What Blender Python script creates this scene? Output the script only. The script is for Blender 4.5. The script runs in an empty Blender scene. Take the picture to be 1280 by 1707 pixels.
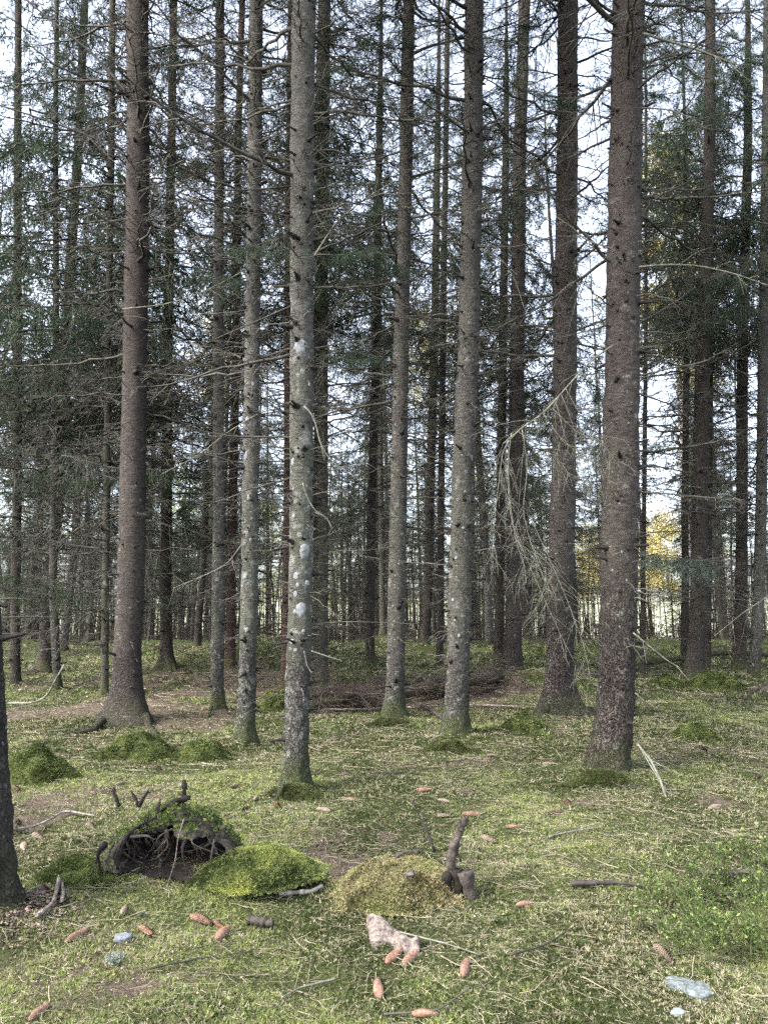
import bpy, math, random
import numpy as np
from mathutils import Matrix, Vector, Euler

SC = bpy.context.scene
COL = SC.collection
# ------------------------------------------------------------------ camera, world, sun, exposure
PITCH = math.radians(7.26)
FPX = 1233.0
EYE = np.array([0.0, 0.0, 1.5])
cam_d = bpy.data.cameras.new("camera")
cam = bpy.data.objects.new("camera", cam_d)
COL.objects.link(cam)
cam.location = EYE.tolist()
cam.rotation_euler = (math.pi / 2 + PITCH, 0, 0)
cam_d.sensor_fit = 'VERTICAL'
cam_d.angle = 2 * math.atan(853.5 / FPX)
cam_d.clip_start = 0.05
cam_d.clip_end = 3000
SC.camera = cam

SUN_EL, SUN_AZ = math.radians(44), math.radians(238)     # azimuth from +Y, clockwise: behind, to the left
world = bpy.data.worlds.new("World")
SC.world = world
world.use_nodes = True
wn = world.node_tree
wn.nodes.clear()
w_out = wn.nodes.new('ShaderNodeOutputWorld')
w_bg = wn.nodes.new('ShaderNodeBackground')
w_sky = wn.nodes.new('ShaderNodeTexSky')
w_sky.sky_type = 'NISHITA'
w_sky.sun_disc = False
w_sky.sun_elevation = SUN_EL
w_sky.sun_rotation = SUN_AZ
w_sky.dust_density = 3.0
w_sky.air_density = 0.8
w_bg.inputs['Strength'].default_value = 0.15
w_hs = wn.nodes.new('ShaderNodeHueSaturation')      # thin bright overcast over the blue
w_hs.inputs['Saturation'].default_value = 0.52
w_hs.inputs['Value'].default_value = 1.0
wn.links.new(w_sky.outputs[0], w_hs.inputs['Color'])
wn.links.new(w_hs.outputs[0], w_bg.inputs[0])
wn.links.new(w_bg.outputs[0], w_out.inputs[0])

sun_d = bpy.data.lights.new("sun", 'SUN')
sun_d.energy = 1.0
sun_d.angle = math.radians(14)
sun_d.color = (1.0, 0.97, 0.92)
sun = bpy.data.objects.new("sun", sun_d)
COL.objects.link(sun)
sd = Vector((math.sin(SUN_AZ) * math.cos(SUN_EL), math.cos(SUN_AZ) * math.cos(SUN_EL), math.sin(SUN_EL)))
sun.rotation_euler = sd.to_track_quat('Z', 'Y').to_euler()

SC.view_settings.view_transform = 'Standard'
SC.view_settings.look = 'None'
SC.view_settings.exposure = 2.78
SC.view_settings.gamma = 1.0
SC.render.engine = 'CYCLES'
SC.cycles.max_bounces = 5
SC.cycles.diffuse_bounces = 3
SC.cycles.glossy_bounces = 2
SC.cycles.transmission_bounces = 3
SC.cycles.transparent_max_bounces = 4
SC.cycles.use_adaptive_sampling = True
SC.cycles.adaptive_threshold = 0.02
SC.cycles.use_denoising = False

RNG = np.random.default_rng(11)
random.seed(5)

# ------------------------------------------------------------------ noise and picking helpers
def _h(ix, iy, iz, s):
    n = (ix.astype(np.int64) * 374761393 + iy.astype(np.int64) * 668265263 + iz.astype(np.int64) * 2147483647 + s * 974711) & 0xffffffff
    n = ((n ^ (n >> 13)) * 1274126177) & 0xffffffff
    n = (n ^ (n >> 16)) & 0xffffffff
    return n / 4294967295.0

def vnoise(x, y, z=None, s=0):
    x = np.asarray(x, float); y = np.asarray(y, float)
    z = np.zeros_like(x) if z is None else np.asarray(z, float)
    x, y, z = np.broadcast_arrays(x, y, z)
    x0, y0, z0 = np.floor(x), np.floor(y), np.floor(z)
    fx, fy, fz = x - x0, y - y0, z - z0
    fx = fx * fx * (3 - 2 * fx); fy = fy * fy * (3 - 2 * fy); fz = fz * fz * (3 - 2 * fz)
    r = 0
    for i in (0, 1):
        for j in (0, 1):
            for k in (0, 1):
                w = (fx if i else 1 - fx) * (fy if j else 1 - fy) * (fz if k else 1 - fz)
                r = r + w * _h(x0 + i, y0 + j, z0 + k, s)
    return r * 2 - 1

def fbm(x, y, z=None, s=0, o=4, g=0.5):
    a, t, n = 1.0, 0.0, 0.0
    for i in range(o):
        f = 2 ** i
        t = t + a * vnoise(np.asarray(x) * f, np.asarray(y) * f, None if z is None else np.asarray(z) * f, s + i * 17)
        n += a; a *= g
    return t / n

def smooth(a, b, x):
    t = np.clip((np.asarray(x, float) - a) / (b - a), 0, 1)
    return t * t * (3 - 2 * t)

BUMPS = []          # (x, y, radius_x, radius_y, height) soft rises of the ground
def ground_z(x, y):
    x = np.asarray(x, float); y = np.asarray(y, float)
    near = smooth(1.0, 6.0, y)
    z = 0.05 * fbm(x * 0.5, y * 0.5, s=3, o=3) * (0.5 + near)
    z = z + 0.045 * fbm(x * 2.3, y * 2.3, s=9, o=3) + 0.016 * vnoise(x * 6, y * 6, s=21) + .006 * vnoise(x * 15, y * 15, s=22)
    z = z - 2.0 * smooth(24, 78, y)
    z = z + 0.75 * np.exp(-(((x + 3.2) / 2.4) ** 2 + ((y - 19.5) / 4.0) ** 2)) + .35 * fbm(x * .16, y * .16, s=33, o=3) * smooth(13, 24, y)
    z = z + 0.10 * np.exp(-(((x - 3.0) / 1.6) ** 2 + ((y - 10) / 2.0) ** 2))
    for bx, by, rx, ry, h in BUMPS:
        z = z + h * np.exp(-(((x - bx) / rx) ** 2 + ((y - by) / ry) ** 2))
    return z

CP, SP = math.cos(PITCH), math.sin(PITCH)
def ray(px, py):
    dx = (px - 640) / FPX; dy = -(py - 853.5) / FPX
    return np.array([dx, CP - dy * SP, SP + dy * CP])
def at(px, py, Y):
    d = ray(px, py)
    return EYE + d * (Y / d[1])
def hit(px, py):
    d = ray(px, py)
    if d[2] > -0.01: d[2] = -0.01
    t = -1.5 / d[2]
    for _ in range(40):
        p = EYE + d * t
        t = 0.5 * t + 0.5 * (float(ground_z(p[0], p[1])) - 1.5) / d[2]
    return EYE + d * t

# ------------------------------------------------------------------ mesh helpers
class MB:
    def __init__(s): s.V = []; s.F = []; s.M = []; s.C = []; s.n = 0; s.hasc = False
    def add(s, V, F, m=0, c=None):
        V = np.asarray(V, float).reshape(-1, 3); F = np.asarray(F, np.int64).reshape(-1, 4)
        s.V.append(V); s.F.append(F + s.n); s.n += len(V)
        s.M.append(np.full(len(F), m, np.int32))
        if c is None: c = np.ones((len(V), 3)) * 0.5
        else: s.hasc = True
        s.C.append(np.broadcast_to(np.asarray(c, float), (len(V), 3)))
        return s
    def arrays(s):
        return np.concatenate(s.V), np.concatenate(s.F), np.concatenate(s.M), np.concatenate(s.C)
    def mesh(s, name, mats, smooth_=False):
        V, F, M, C = s.arrays()
        me = bpy.data.meshes.new(name)
        me.vertices.add(len(V)); me.vertices.foreach_set('co', V.astype(np.float32).ravel())
        me.loops.add(len(F) * 4); me.loops.foreach_set('vertex_index', F.astype(np.int32).ravel())
        me.polygons.add(len(F)); me.polygons.foreach_set('loop_start', (np.arange(len(F)) * 4).astype(np.int32))
        me.polygons.foreach_set('material_index', M)
        if smooth_: me.polygons.foreach_set('use_smooth', np.ones(len(F), bool))
        if s.hasc:
            a = me.color_attributes.new('tint', 'FLOAT_COLOR', 'POINT')
            a.data.foreach_set('color', np.concatenate([C, np.ones((len(C), 1))], 1).astype(np.float32).ravel())
        for m in mats: me.materials.append(m)
        me.update(calc_edges=True)
        return me

def link(name, me, parent=None, loc=(0, 0, 0), label=None):
    o = bpy.data.objects.new(name, me)
    COL.objects.link(o)
    o.location = tuple(float(v) for v in loc)
    if parent is not None: o.parent = parent
    if label: o['label'] = label
    return o
def tag(o, label=None, cat=None, group=None, kind=None):
    if label: o['label'] = label
    if cat: o['category'] = cat
    if group: o['group'] = group
    if kind: o['kind'] = kind
    return o
def thing(name, label, cat, loc, group=None):
    o = link(name, None, None, loc)
    return tag(o, label, cat, group)

def unit(a):
    return a / np.maximum(np.linalg.norm(a, axis=-1, keepdims=True), 1e-9)

def tubes(P, R, S=3):
    P = np.asarray(P, float)
    if P.ndim == 2: P = P[None]
    N, K, _ = P.shape
    R = np.broadcast_to(np.asarray(R, float), (N, K))
    T = unit(np.gradient(P, axis=1))
    d = unit(P[:, -1] - P[:, 0])
    ref = np.where(np.abs(d[:, 2:3]) > 0.85, np.array([[1.0, 0.13, 0]]), np.array([[0.0, 0.05, 1]]))
    A = unit(np.cross(T, ref[:, None, :])); B = np.cross(T, A)
    th = np.arange(S) * 2 * math.pi / S
    V = P[:, :, None, :] + R[:, :, None, None] * (np.cos(th)[None, None, :, None] * A[:, :, None, :] + np.sin(th)[None, None, :, None] * B[:, :, None, :])
    idx = np.arange(N * K * S).reshape(N, K, S)
    a = idx[:, :-1]; b = idx[:, 1:]
    F = np.stack([a, b, np.roll(b, -1, 2), np.roll(a, -1, 2)], -1).reshape(-1, 4)
    return V.reshape(-1, 3), F

def capped(P, R, S=8):
    """one tube whose ends are closed by shrinking rings"""
    P = np.asarray(P, float); R = np.broadcast_to(np.asarray(R, float), (len(P),))
    P2 = np.concatenate([P[:1], P, P[-1:]]); R2 = np.concatenate([[1e-4], R, [1e-4]])
    T = unit(np.gradient(P, axis=0)); T = np.concatenate([T[:1], T, T[-1:]])
    d = unit(P[-1] - P[0]); ref = np.array([1.0, .13, 0]) if abs(d[2]) > .85 else np.array([0, .05, 1.0])
    A = unit(np.cross(T, ref)); B = np.cross(T, A)
    th = np.arange(S) * 2 * math.pi / S
    V = P2[:, None] + R2[:, None, None] * (np.cos(th)[None, :, None] * A[:, None] + np.sin(th)[None, :, None] * B[:, None])
    K = len(P2); idx = np.arange(K * S).reshape(K, S); a, b = idx[:-1], idx[1:]
    F = np.stack([a, b, np.roll(b, -1, 1), np.roll(a, -1, 1)], -1).reshape(-1, 4)
    return V.reshape(-1, 3), F

def kites(B, D, L, W, rng, up=None):
    """flat pointed leaves: base, two shoulders, tip"""
    N = len(B); D = unit(D)
    q = rng.normal(size=(N, 3)) if up is None else up
    S = unit(np.cross(D, q))
    L = np.broadcast_to(L, (N,))[:, None]; W = np.broadcast_to(W, (N,))[:, None]
    mid = B + D * L * 0.45
    V = np.stack([B, mid - S * W * .5, B + D * L, mid + S * W * .5], 1)
    F = np.arange(N * 4).reshape(N, 4)
    return V.reshape(-1, 3), F

def resample(pts, n):
    pts = np.asarray(pts, float)
    seg = np.r_[0, np.cumsum(np.linalg.norm(np.diff(pts, axis=0), axis=1))]
    t = np.linspace(0, seg[-1], n)
    out = np.stack([np.interp(t, seg, pts[:, i]) for i in range(3)], 1)
    for _ in range(2):
        out[1:-1] = (out[:-2] + 2 * out[1:-1] + out[2:]) / 4
    return out

# ------------------------------------------------------------------ materials
def new_mat(name):
    m = bpy.data.materials.new(name); m.use_nodes = True
    nt = m.node_tree; nt.nodes.clear()
    return m, nt, nt.nodes, nt.links
def nd(nodes, t, **kw):
    n = nodes.new(t)
    for k, v in kw.items():
        if k in n.inputs: n.inputs[k].default_value = v
        else: setattr(n, k, v)
    return n
def ramp(nodes, links, src, stops, interp='LINEAR'):
    r = nodes.new('ShaderNodeValToRGB'); r.color_ramp.interpolation = interp
    e = r.color_ramp.elements
    while len(e) < len(stops): e.new(0.5)
    for i, (p, c) in enumerate(stops):
        e[i].position = p
        e[i].color = (c, c, c, 1) if isinstance(c, (int, float)) else (*c, 1)
    links.new(src, r.inputs[0])
    return r.outputs[0]
def mix(nodes, links, fac, a, b, mode='MIX'):
    m = nodes.new('ShaderNodeMix'); m.data_type = 'RGBA'; m.blend_type = mode
    for s, v in ((m.inputs[0], fac), (m.inputs[6], a), (m.inputs[7], b)):
        if isinstance(v, bpy.types.NodeSocket): links.new(v, s)
        elif isinstance(v, (int, float)): s.default_value = v
        else: s.default_value = (*v, 1)
    return m.outputs[2]
def math_(nodes, links, op, a, b=None, clamp=False):
    m = nodes.new('ShaderNodeMath'); m.operation = op; m.use_clamp = clamp
    for s, v in ((m.inputs[0], a), (m.inputs[1], b)):
        if v is None: continue
        if isinstance(v, bpy.types.NodeSocket): links.new(v, s)
        else: s.default_value = v
    return m.outputs[0]
def principled(nodes, links, col, rough=0.85, bump=None, bdist=0.004, spec=0.25, bstr=1.0):
    p = nodes.new('ShaderNodeBsdfPrincipled'); o = nodes.new('ShaderNodeOutputMaterial')
    if isinstance(col, bpy.types.NodeSocket): links.new(col, p.inputs['Base Color'])
    else: p.inputs['Base Color'].default_value = (*col, 1)
    if isinstance(rough, bpy.types.NodeSocket): links.new(rough, p.inputs['Roughness'])
    else: p.inputs['Roughness'].default_value = rough
    p.inputs['Specular IOR Level'].default_value = spec
    if bump is not None:
        b = nodes.new('ShaderNodeBump'); b.inputs['Distance'].default_value = bdist; b.inputs['Strength'].default_value = bstr
        links.new(bump, b.inputs['Height']); links.new(b.outputs[0], p.inputs['Normal'])
    links.new(p.outputs[0], o.inputs[0])
    return p
def texco(nodes, links, scale=(1, 1, 1), what='Object'):
    t = nodes.new('ShaderNodeTexCoord'); m = nodes.new('ShaderNodeMapping')
    m.inputs['Scale'].default_value = scale
    links.new(t.outputs[what], m.inputs[0])
    return m.outputs[0], t
def noise(nodes, links, co, scale, detail=4, rough=0.55, dist=0.0):
    n = nd(nodes, 'ShaderNodeTexNoise', Scale=scale, Detail=detail, Roughness=rough, Distortion=dist)
    links.new(co, n.inputs['Vector'])
    return n.outputs['Fac']

def bark(name, dark, light, lichen=0.3, spots=0.3, moss=0.4, plate=0.0, moss_h=0.5, plate_h=1.3):
    m, nt, N, L = new_mat(name)
    co, tc = texco(N, L)
    flatc, _ = texco(N, L, (1, 1, 2.4))
    tallc, _ = texco(N, L, (1, 1, .5))
    sep = N.new('ShaderNodeSeparateXYZ'); L.new(tc.outputs['Object'], sep.inputs[0])
    n1 = noise(N, L, co, 3.0, 4, .6)
    nf = noise(N, L, flatc, 17, 6, .7, .4)            # small scales lying across the trunk
    nm_ = noise(N, L, co, 9, 5, .65)
    nfine = noise(N, L, co, 70, 3, .6)
    def warped(c, amt, sc):
        nz = nd(N, 'ShaderNodeTexNoise', Scale=sc, Detail=4.0); L.new(c, nz.inputs['Vector'])
        w = N.new('ShaderNodeMix'); w.data_type = 'VECTOR'; w.inputs[0].default_value = amt
        L.new(c, w.inputs[4]); L.new(nz.outputs['Color'], w.inputs[5]); return w.outputs[1]
    wt = warped(tallc, .085, 24)
    v = nd(N, 'ShaderNodeTexVoronoi', Scale=46.0); v.feature = 'DISTANCE_TO_EDGE'; L.new(wt, v.inputs['Vector'])
    edge = ramp(N, L, math_(N, L, 'ADD', v.outputs[0], math_(N, L, 'MULTIPLY', math_(N, L, 'SUBTRACT', nfine, .45), .35)), [(0.0, 0.0), (0.20, 1.0)])
    vc = nd(N, 'ShaderNodeTexVoronoi', Scale=46.0); L.new(wt, vc.inputs['Vector'])
    low = ramp(N, L, math_(N, L, 'ADD', math_(N, L, 'DIVIDE', sep.outputs['Z'], plate_h * 2), math_(N, L, 'MULTIPLY', math_(N, L, 'SUBTRACT', nm_, .5), .5)), [(.35, 1.0), (.6, 0.0)])
    low = math_(N, L, 'MULTIPLY', low, plate)
    smoothb = mix(N, L, ramp(N, L, nf, [(0.38, 0.0), (0.60, 1.0)]), dark, light)
    plated = mix(N, L, vc.outputs['Color'], tuple(.8 * c for c in light), tuple(1.7 * c for c in light))
    plated = mix(N, L, ramp(N, L, nfine, [(.35, .6), (.6, 0.0)]), plated, dark)
    plated = mix(N, L, ramp(N, L, nm_, [(.35, .55), (.6, 0.0)]), plated, dark)
    plated = mix(N, L, edge, tuple(0.55 * c for c in dark), plated)
    base = mix(N, L, low, smoothb, plated)
    base = mix(N, L, math_(N, L, 'MULTIPLY', ramp(N, L, nfine, [(.4, 1.0), (.55, 0.0)]), .45), base, tuple(.5 * c for c in dark))
    base = mix(N, L, ramp(N, L, n1, [(0.38, 0.0), (0.68, 0.6)]), base, tuple(0.9 * c for c in dark))
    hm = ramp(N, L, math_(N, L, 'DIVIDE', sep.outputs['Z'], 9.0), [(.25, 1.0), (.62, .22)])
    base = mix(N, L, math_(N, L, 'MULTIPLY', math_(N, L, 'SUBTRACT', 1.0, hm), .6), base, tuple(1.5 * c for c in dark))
    # lichen crusts: broad green grey film, pale mottles, small round pale spots
    n4 = noise(N, L, co, 1.8, 3, .5)
    base = mix(N, L, math_(N, L, 'MULTIPLY', math_(N, L, 'MULTIPLY', hm, ramp(N, L, n4, [(0.38, 0.0), (0.58, 1.0)])), 0.65 * lichen), base, (0.066, 0.070, 0.050))
    thr = 0.66 - 0.12 * lichen
    base = mix(N, L, math_(N, L, 'MULTIPLY', math_(N, L, 'MULTIPLY', hm, ramp(N, L, nm_, [(thr, 0.0), (thr + .05, 1.0)])), 0.75), base, (0.15, 0.157, 0.14))
    for sc, cut, amt in ((9.0, .25, .7), (26.0, .30, .9)):
        vs = nd(N, 'ShaderNodeTexVoronoi', Scale=sc); L.new(co, vs.inputs['Vector'])
        nsp = math_(N, L, 'ADD', vs.outputs['Distance'], math_(N, L, 'MULTIPLY', nm_ if sc < 12 else nfine, 0.3))
        sp = math_(N, L, 'MULTIPLY', ramp(N, L, nsp, [(cut + .08, 1.0), (cut + .12, 0.0)]),
                   ramp(N, L, vs.outputs['Color'], [(1 - spots * .6, 0.0), (1.02 - spots * .6, 1.0)]))
        base = mix(N, L, math_(N, L, 'MULTIPLY', math_(N, L, 'MULTIPLY', sp, hm), amt), base, (0.20, 0.21, 0.20))
    hz = math_(N, L, 'ADD', sep.outputs['Z'], math_(N, L, 'MULTIPLY', math_(N, L, 'SUBTRACT', n1, 0.5), -2.2 * moss_h))
    mm = math_(N, L, 'MULTIPLY', ramp(N, L, math_(N, L, 'DIVIDE', hz, moss_h), [(0.1, 1.0), (0.75, 0.0)]), moss)
    base = mix(N, L, mm, base, (0.05, 0.062, 0.016))
    bl = math_(N, L, 'MULTIPLY', math_(N, L, 'MULTIPLY', edge, low), 1.0)
    bmp = math_(N, L, 'ADD', bl, math_(N, L, 'ADD', math_(N, L, 'MULTIPLY', nf, 1.3), math_(N, L, 'MULTIPLY', nfine, .35)))
    principled(N, L, base, 0.92, bmp, 0.022, 0.12)
    return m

def tinted(name, trans=0.3, rough=0.7, jitter=0.0):
    m, nt, N, L = new_mat(name)
    a = N.new('ShaderNodeAttribute'); a.attribute_name = 'tint'
    col = a.outputs['Color']
    if jitter:
        co, _ = texco(N, L)
        col = mix(N, L, math_(N, L, 'MULTIPLY', noise(N, L, co, 40, 4), jitter), col, (0.02, 0.02, 0.01))
    d = nd(N, 'ShaderNodeBsdfDiffuse'); L.new(col, d.inputs[0])
    out = N.new('ShaderNodeOutputMaterial')
    if trans:
        t = nd(N, 'ShaderNodeBsdfTranslucent'); L.new(col, t.inputs[0])
        mx = N.new('ShaderNodeMixShader'); mx.inputs[0].default_value = trans
        L.new(d.outputs[0], mx.inputs[1]); L.new(t.outputs[0], mx.inputs[2]); L.new(mx.outputs[0], out.inputs[0])
    else:
        L.new(d.outputs[0], out.inputs[0])
    return m

def flat(name, c1, c2, scale=20, rough=0.8, bdist=0.003, spec=0.2):
    m, nt, N, L = new_mat(name)
    co, _ = texco(N, L)
    n = noise(N, L, co, scale, 5, .65)
    col = mix(N, L, ramp(N, L, n, [(0.35, 0.0), (0.65, 1.0)]), c1, c2)
    principled(N, L, col, rough, n, bdist, spec)
    return m

def foliage(name, c1, c2, trans=0.25):
    m, nt, N, L = new_mat(name)
    co, _ = texco(N, L)
    oi = N.new('ShaderNodeObjectInfo')
    n = noise(N, L, co, 1.6, 3, .6)
    f = math_(N, L, 'ADD', n, math_(N, L, 'MULTIPLY', math_(N, L, 'SUBTRACT', oi.outputs['Random'], 0.5), 0.25))
    col = mix(N, L, ramp(N, L, f, [(0.35, 0.0), (0.65, 1.0)]), c1, c2)
    d = nd(N, 'ShaderNodeBsdfDiffuse'); L.new(col, d.inputs[0])
    t = nd(N, 'ShaderNodeBsdfTranslucent'); L.new(col, t.inputs[0])
    mx = N.new('ShaderNodeMixShader'); mx.inputs[0].default_value = trans
    out = N.new('ShaderNodeOutputMaterial')
    L.new(d.outputs[0], mx.inputs[1]); L.new(t.outputs[0], mx.inputs[2]); L.new(mx.outputs[0], out.inputs[0])
    return m

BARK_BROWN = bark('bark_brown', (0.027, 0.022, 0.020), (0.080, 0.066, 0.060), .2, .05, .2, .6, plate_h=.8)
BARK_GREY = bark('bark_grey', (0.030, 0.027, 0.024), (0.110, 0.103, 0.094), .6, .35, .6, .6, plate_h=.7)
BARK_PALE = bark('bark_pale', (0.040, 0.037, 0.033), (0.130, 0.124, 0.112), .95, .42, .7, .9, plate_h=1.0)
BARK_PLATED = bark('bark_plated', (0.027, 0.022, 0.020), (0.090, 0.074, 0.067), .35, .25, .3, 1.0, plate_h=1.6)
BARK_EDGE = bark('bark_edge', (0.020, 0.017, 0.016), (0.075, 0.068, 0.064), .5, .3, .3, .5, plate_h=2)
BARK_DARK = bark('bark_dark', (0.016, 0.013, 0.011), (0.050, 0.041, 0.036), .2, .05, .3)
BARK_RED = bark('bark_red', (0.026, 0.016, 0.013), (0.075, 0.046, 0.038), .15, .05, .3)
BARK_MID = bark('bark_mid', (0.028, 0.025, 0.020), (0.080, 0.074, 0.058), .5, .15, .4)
STUB = flat('stub_wood', (0.006, 0.005, 0.0045), (0.022, 0.018, 0.016), 60)
TWIG = flat('dead_twig', (0.016, 0.0145, 0.0115), (0.078, 0.073, 0.058), 5)
TWIG_MIX = flat('grey_twig', (0.026, 0.025, 0.019), (0.115, 0.11, 0.09), 4)
TWIG_PALE = flat('lichened_twig', (0.06, 0.06, 0.045), (0.17, 0.17, 0.135), 14)
TWIG_DARK = flat('dark_branch', (0.014, 0.012, 0.010), (0.045, 0.039, 0.034), 14)
NEEDLE = foliage('spruce_needles', (0.020, 0.040, 0.024), (0.056, 0.088, 0.048), .35)
NEEDLE_FRESH = foliage('fresh_needles', (0.015, 0.038, 0.022), (0.04, 0.085, 0.045))
NEEDLE_PALE = foliage('pale_needles', (0.05, 0.085, 0.068), (0.11, 0.16, 0.125))
BLACK_PEAT = flat('black_peat', (0.004, 0.0035, 0.003), (0.018, 0.014, 0.011), 25, .95, .015)
ROTTEN = flat('rotten_wood', (0.012, 0.010, 0.009), (0.075, 0.062, 0.053), 30, .9, .012)
PALEWOOD = flat('bleached_wood', (0.045, 0.035, 0.03), (0.23, 0.19, 0.165), 34, .8, .015)
MOSS_TINT = tinted('moss_leaves', .35)
LITTER_TINT = tinted('litter_scraps', 0.0)

# ------------------------------------------------------------------ branches
def branch(rng, L, n2, n3, r0, droop=.12, up=.1, live=False, tuft=(.03, .034, .011), ang=1.0, sag=.25, hang=0.0, S=3):
    """returns MB with material 0 = wood, 1 = needles; grows along +X"""
    mb = MB(); K = 12
    t = np.linspace(0, 1, K)
    wy = np.cumsum(rng.normal(0, .035, K)) * L * .5; wy -= wy[0]
    wz = np.cumsum(rng.normal(0, .025, K)) * L * .4; wz -= wz[0]
    P = np.stack([L * t, wy, -droop * L * t ** 1.4 + up * L * t ** 3 + wz], 1)
    mb.add(*tubes(P, r0 * (1 - t * .8), 5 if S > 2 else 3), 0)
    T = unit(np.gradient(P, axis=0))
    ts = np.sort(rng.uniform(.1, .99, n2))
    def samp(A, u):
        return np.stack([np.interp(u, t, A[:, i]) for i in range(3)], 1)
    p0 = samp(P, ts); T0 = unit(samp(T, ts))
    side = np.where(rng.random(n2) < .5, 1, -1)[:, None]
    a = rng.normal(ang, .18, n2)[:, None]
    S0 = unit(np.cross(T0, [0, 0, 1.0]))
    Z = np.array([0, 0, 1.0])
    zup = rng.uniform(-.35 - hang, .2 - hang, n2)[:, None]
    D2 = unit(T0 * np.cos(a) + S0 * side * np.sin(a) + Z * zup)
    L2 = L * .42 * (1 - ts * .78) * rng.uniform(.35, 1.1, n2) + .05
    K2 = 5; s = np.linspace(0, 1, K2)
    c1 = rng.normal(0, .13, (n2, 1, 3))
    P2 = p0[:, None] + L2[:, None, None] * (s[None, :, None] * D2[:, None] + (s ** 2)[None, :, None] * (T0[:, None] * .15 - Z * (sag + hang) + c1))
    mb.add(*tubes(P2, (r0 * .34 * (1 - s * .7))[None] * np.ones((n2, 1)), S), 0)
    m = n2 * n3
    src = np.repeat(np.arange(n2), n3)
    u = rng.uniform(.15, 1, m) * (K2 - 1)
    i0 = np.minimum(u.astype(int), K2 - 2); fr = (u - i0)[:, None]
    q0 = P2[src, i0] * (1 - fr) + P2[src, i0 + 1] * fr
    T2 = unit(P2[src, i0 + 1] - P2[src, i0])
    S2 = unit(np.cross(T2, rng.normal(0, .35, (m, 3)) + Z))
    a3 = rng.normal(.9, .2, m)[:, None]
    D3 = unit(T2 * np.cos(a3) + S2 * np.where(rng.random(m) < .5, 1, -1)[:, None] * np.sin(a3) + Z * rng.uniform(-.4 - hang, .15, m)[:, None])
    L3 = L2[src] * .38 * (1.1 - .7 * u / (K2 - 1)) * rng.uniform(.4, 1.2, m) + .02
    K3 = 3; s3 = np.linspace(0, 1, K3)
    P3 = q0[:, None] + L3[:, None, None] * (s3[None, :, None] * D3[:, None] + (s3 ** 2)[None, :, None] * (rng.normal(0, .15, (m, 1, 3)) - Z * (sag * .6 + hang)))
    mb.add(*tubes(P3, (r0 * .2 * (1 - s3 * .5))[None] * np.ones((m, 1)), S), 0)
    if live:
        sp, tl, tw = tuft
        for PP, LL in ((P2, L2), (P3, L3)):
            cnt = np.maximum((LL / sp).astype(int), 2)
            src2 = np.repeat(np.arange(len(LL)), cnt)
            k = PP.shape[1]
            u2 = rng.uniform(0.1, 1.0, len(src2)) * (k - 1)
            j = np.minimum(u2.astype(int), k - 2); f2 = (u2 - j)[:, None]
            b = PP[src2, j] * (1 - f2) + PP[src2, j + 1] * f2
            tt = unit(PP[src2, j + 1] - PP[src2, j])
            pr = unit(np.cross(tt, rng.normal(size=(len(src2), 3))))
            d = unit(tt * rng.uniform(.5, 1.0, (len(src2), 1)) + pr * rng.uniform(.5, 1.0, (len(src2), 1)))
            mb.add(*kites(b, d, tl * rng.uniform(.7, 1.25, len(src2)), tw, rng), 1)
    return mb

def place(mb_arr, az, tilt, sc, loc, roll=0.0):
    V, F, M, C = mb_arr
    M4 = (Matrix.Rotation(az, 3, 'Z') @ Matrix.Rotation(-tilt, 3, 'Y') @ Matrix.Rotation(roll, 3, 'X'))
    A = np.array(M4) * sc
    return V @ A.T + np.asarray(loc, float)

def join_into(mb, arr, V2, moff=0):
    V, F, M, C = arr
    mb.V.append(V2); mb.F.append(F + mb.n); mb.n += len(V2); mb.M.append(M + moff); mb.C.append(C)

rng = np.random.default_rng(3)
DEAD = [branch(rng, 1.0, 24, 4, .0115, rng.uniform(-.02, .2), rng.uniform(0, .2), sag=.2) for _ in range(8)]
DEAD_SPARSE = [branch(rng, 1.0, 11, 3, .013, rng.uniform(-.05, .15), rng.uniform(-.05, .2), sag=.2) for _ in range(7)]
LIVE = [branch(rng, 1.0, 34, 6, .009, rng.uniform(.05, .25), rng.uniform(.05, .25), live=True, tuft=(.020, .030, .0085), sag=.45, hang=.15, S=3) for _ in range(4)]
FARD = [branch(rng, 1.0, 13, 3, .0095, rng.uniform(.0, .25), rng.uniform(0, .2), sag=.35, hang=.1) for _ in range(6)]
FARL = [branch(rng, 1.0, 24, 5, .010, rng.uniform(.1, .3), rng.uniform(.05, .25), live=True, tuft=(.026, .040, .011), sag=.5, hang=.2) for _ in range(6)]
def thin_live(n=3):
    return [branch(rng, 1.0, 18, 4, .009, rng.uniform(.1, .3), rng.uniform(.0, .2), live=True, tuft=(.06, .036, .010), sag=.5, hang=.25) for _ in range(n)]
FART = thin_live()
DEAD_ME = [b.mesh('dead_branch', [TWIG]) for b in DEAD]
SPARSE_ME = [b.mesh('bare_branch', [TWIG]) for b in DEAD_SPARSE]
LIVE_ME = [b.mesh('live_branch', [TWIG, NEEDLE]) for b in LIVE]
DEAD_SP_A = [b.arrays() for b in DEAD_SPARSE]
DEAD_A = [b.arrays() for b in DEAD]; LIVE_A = [b.arrays() for b in LIVE]
FARD_A = [b.arrays() for b in FARD]; FARL_A = [b.arrays() for b in FARL]; FART_A = [b.arrays() for b in FART]

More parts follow.
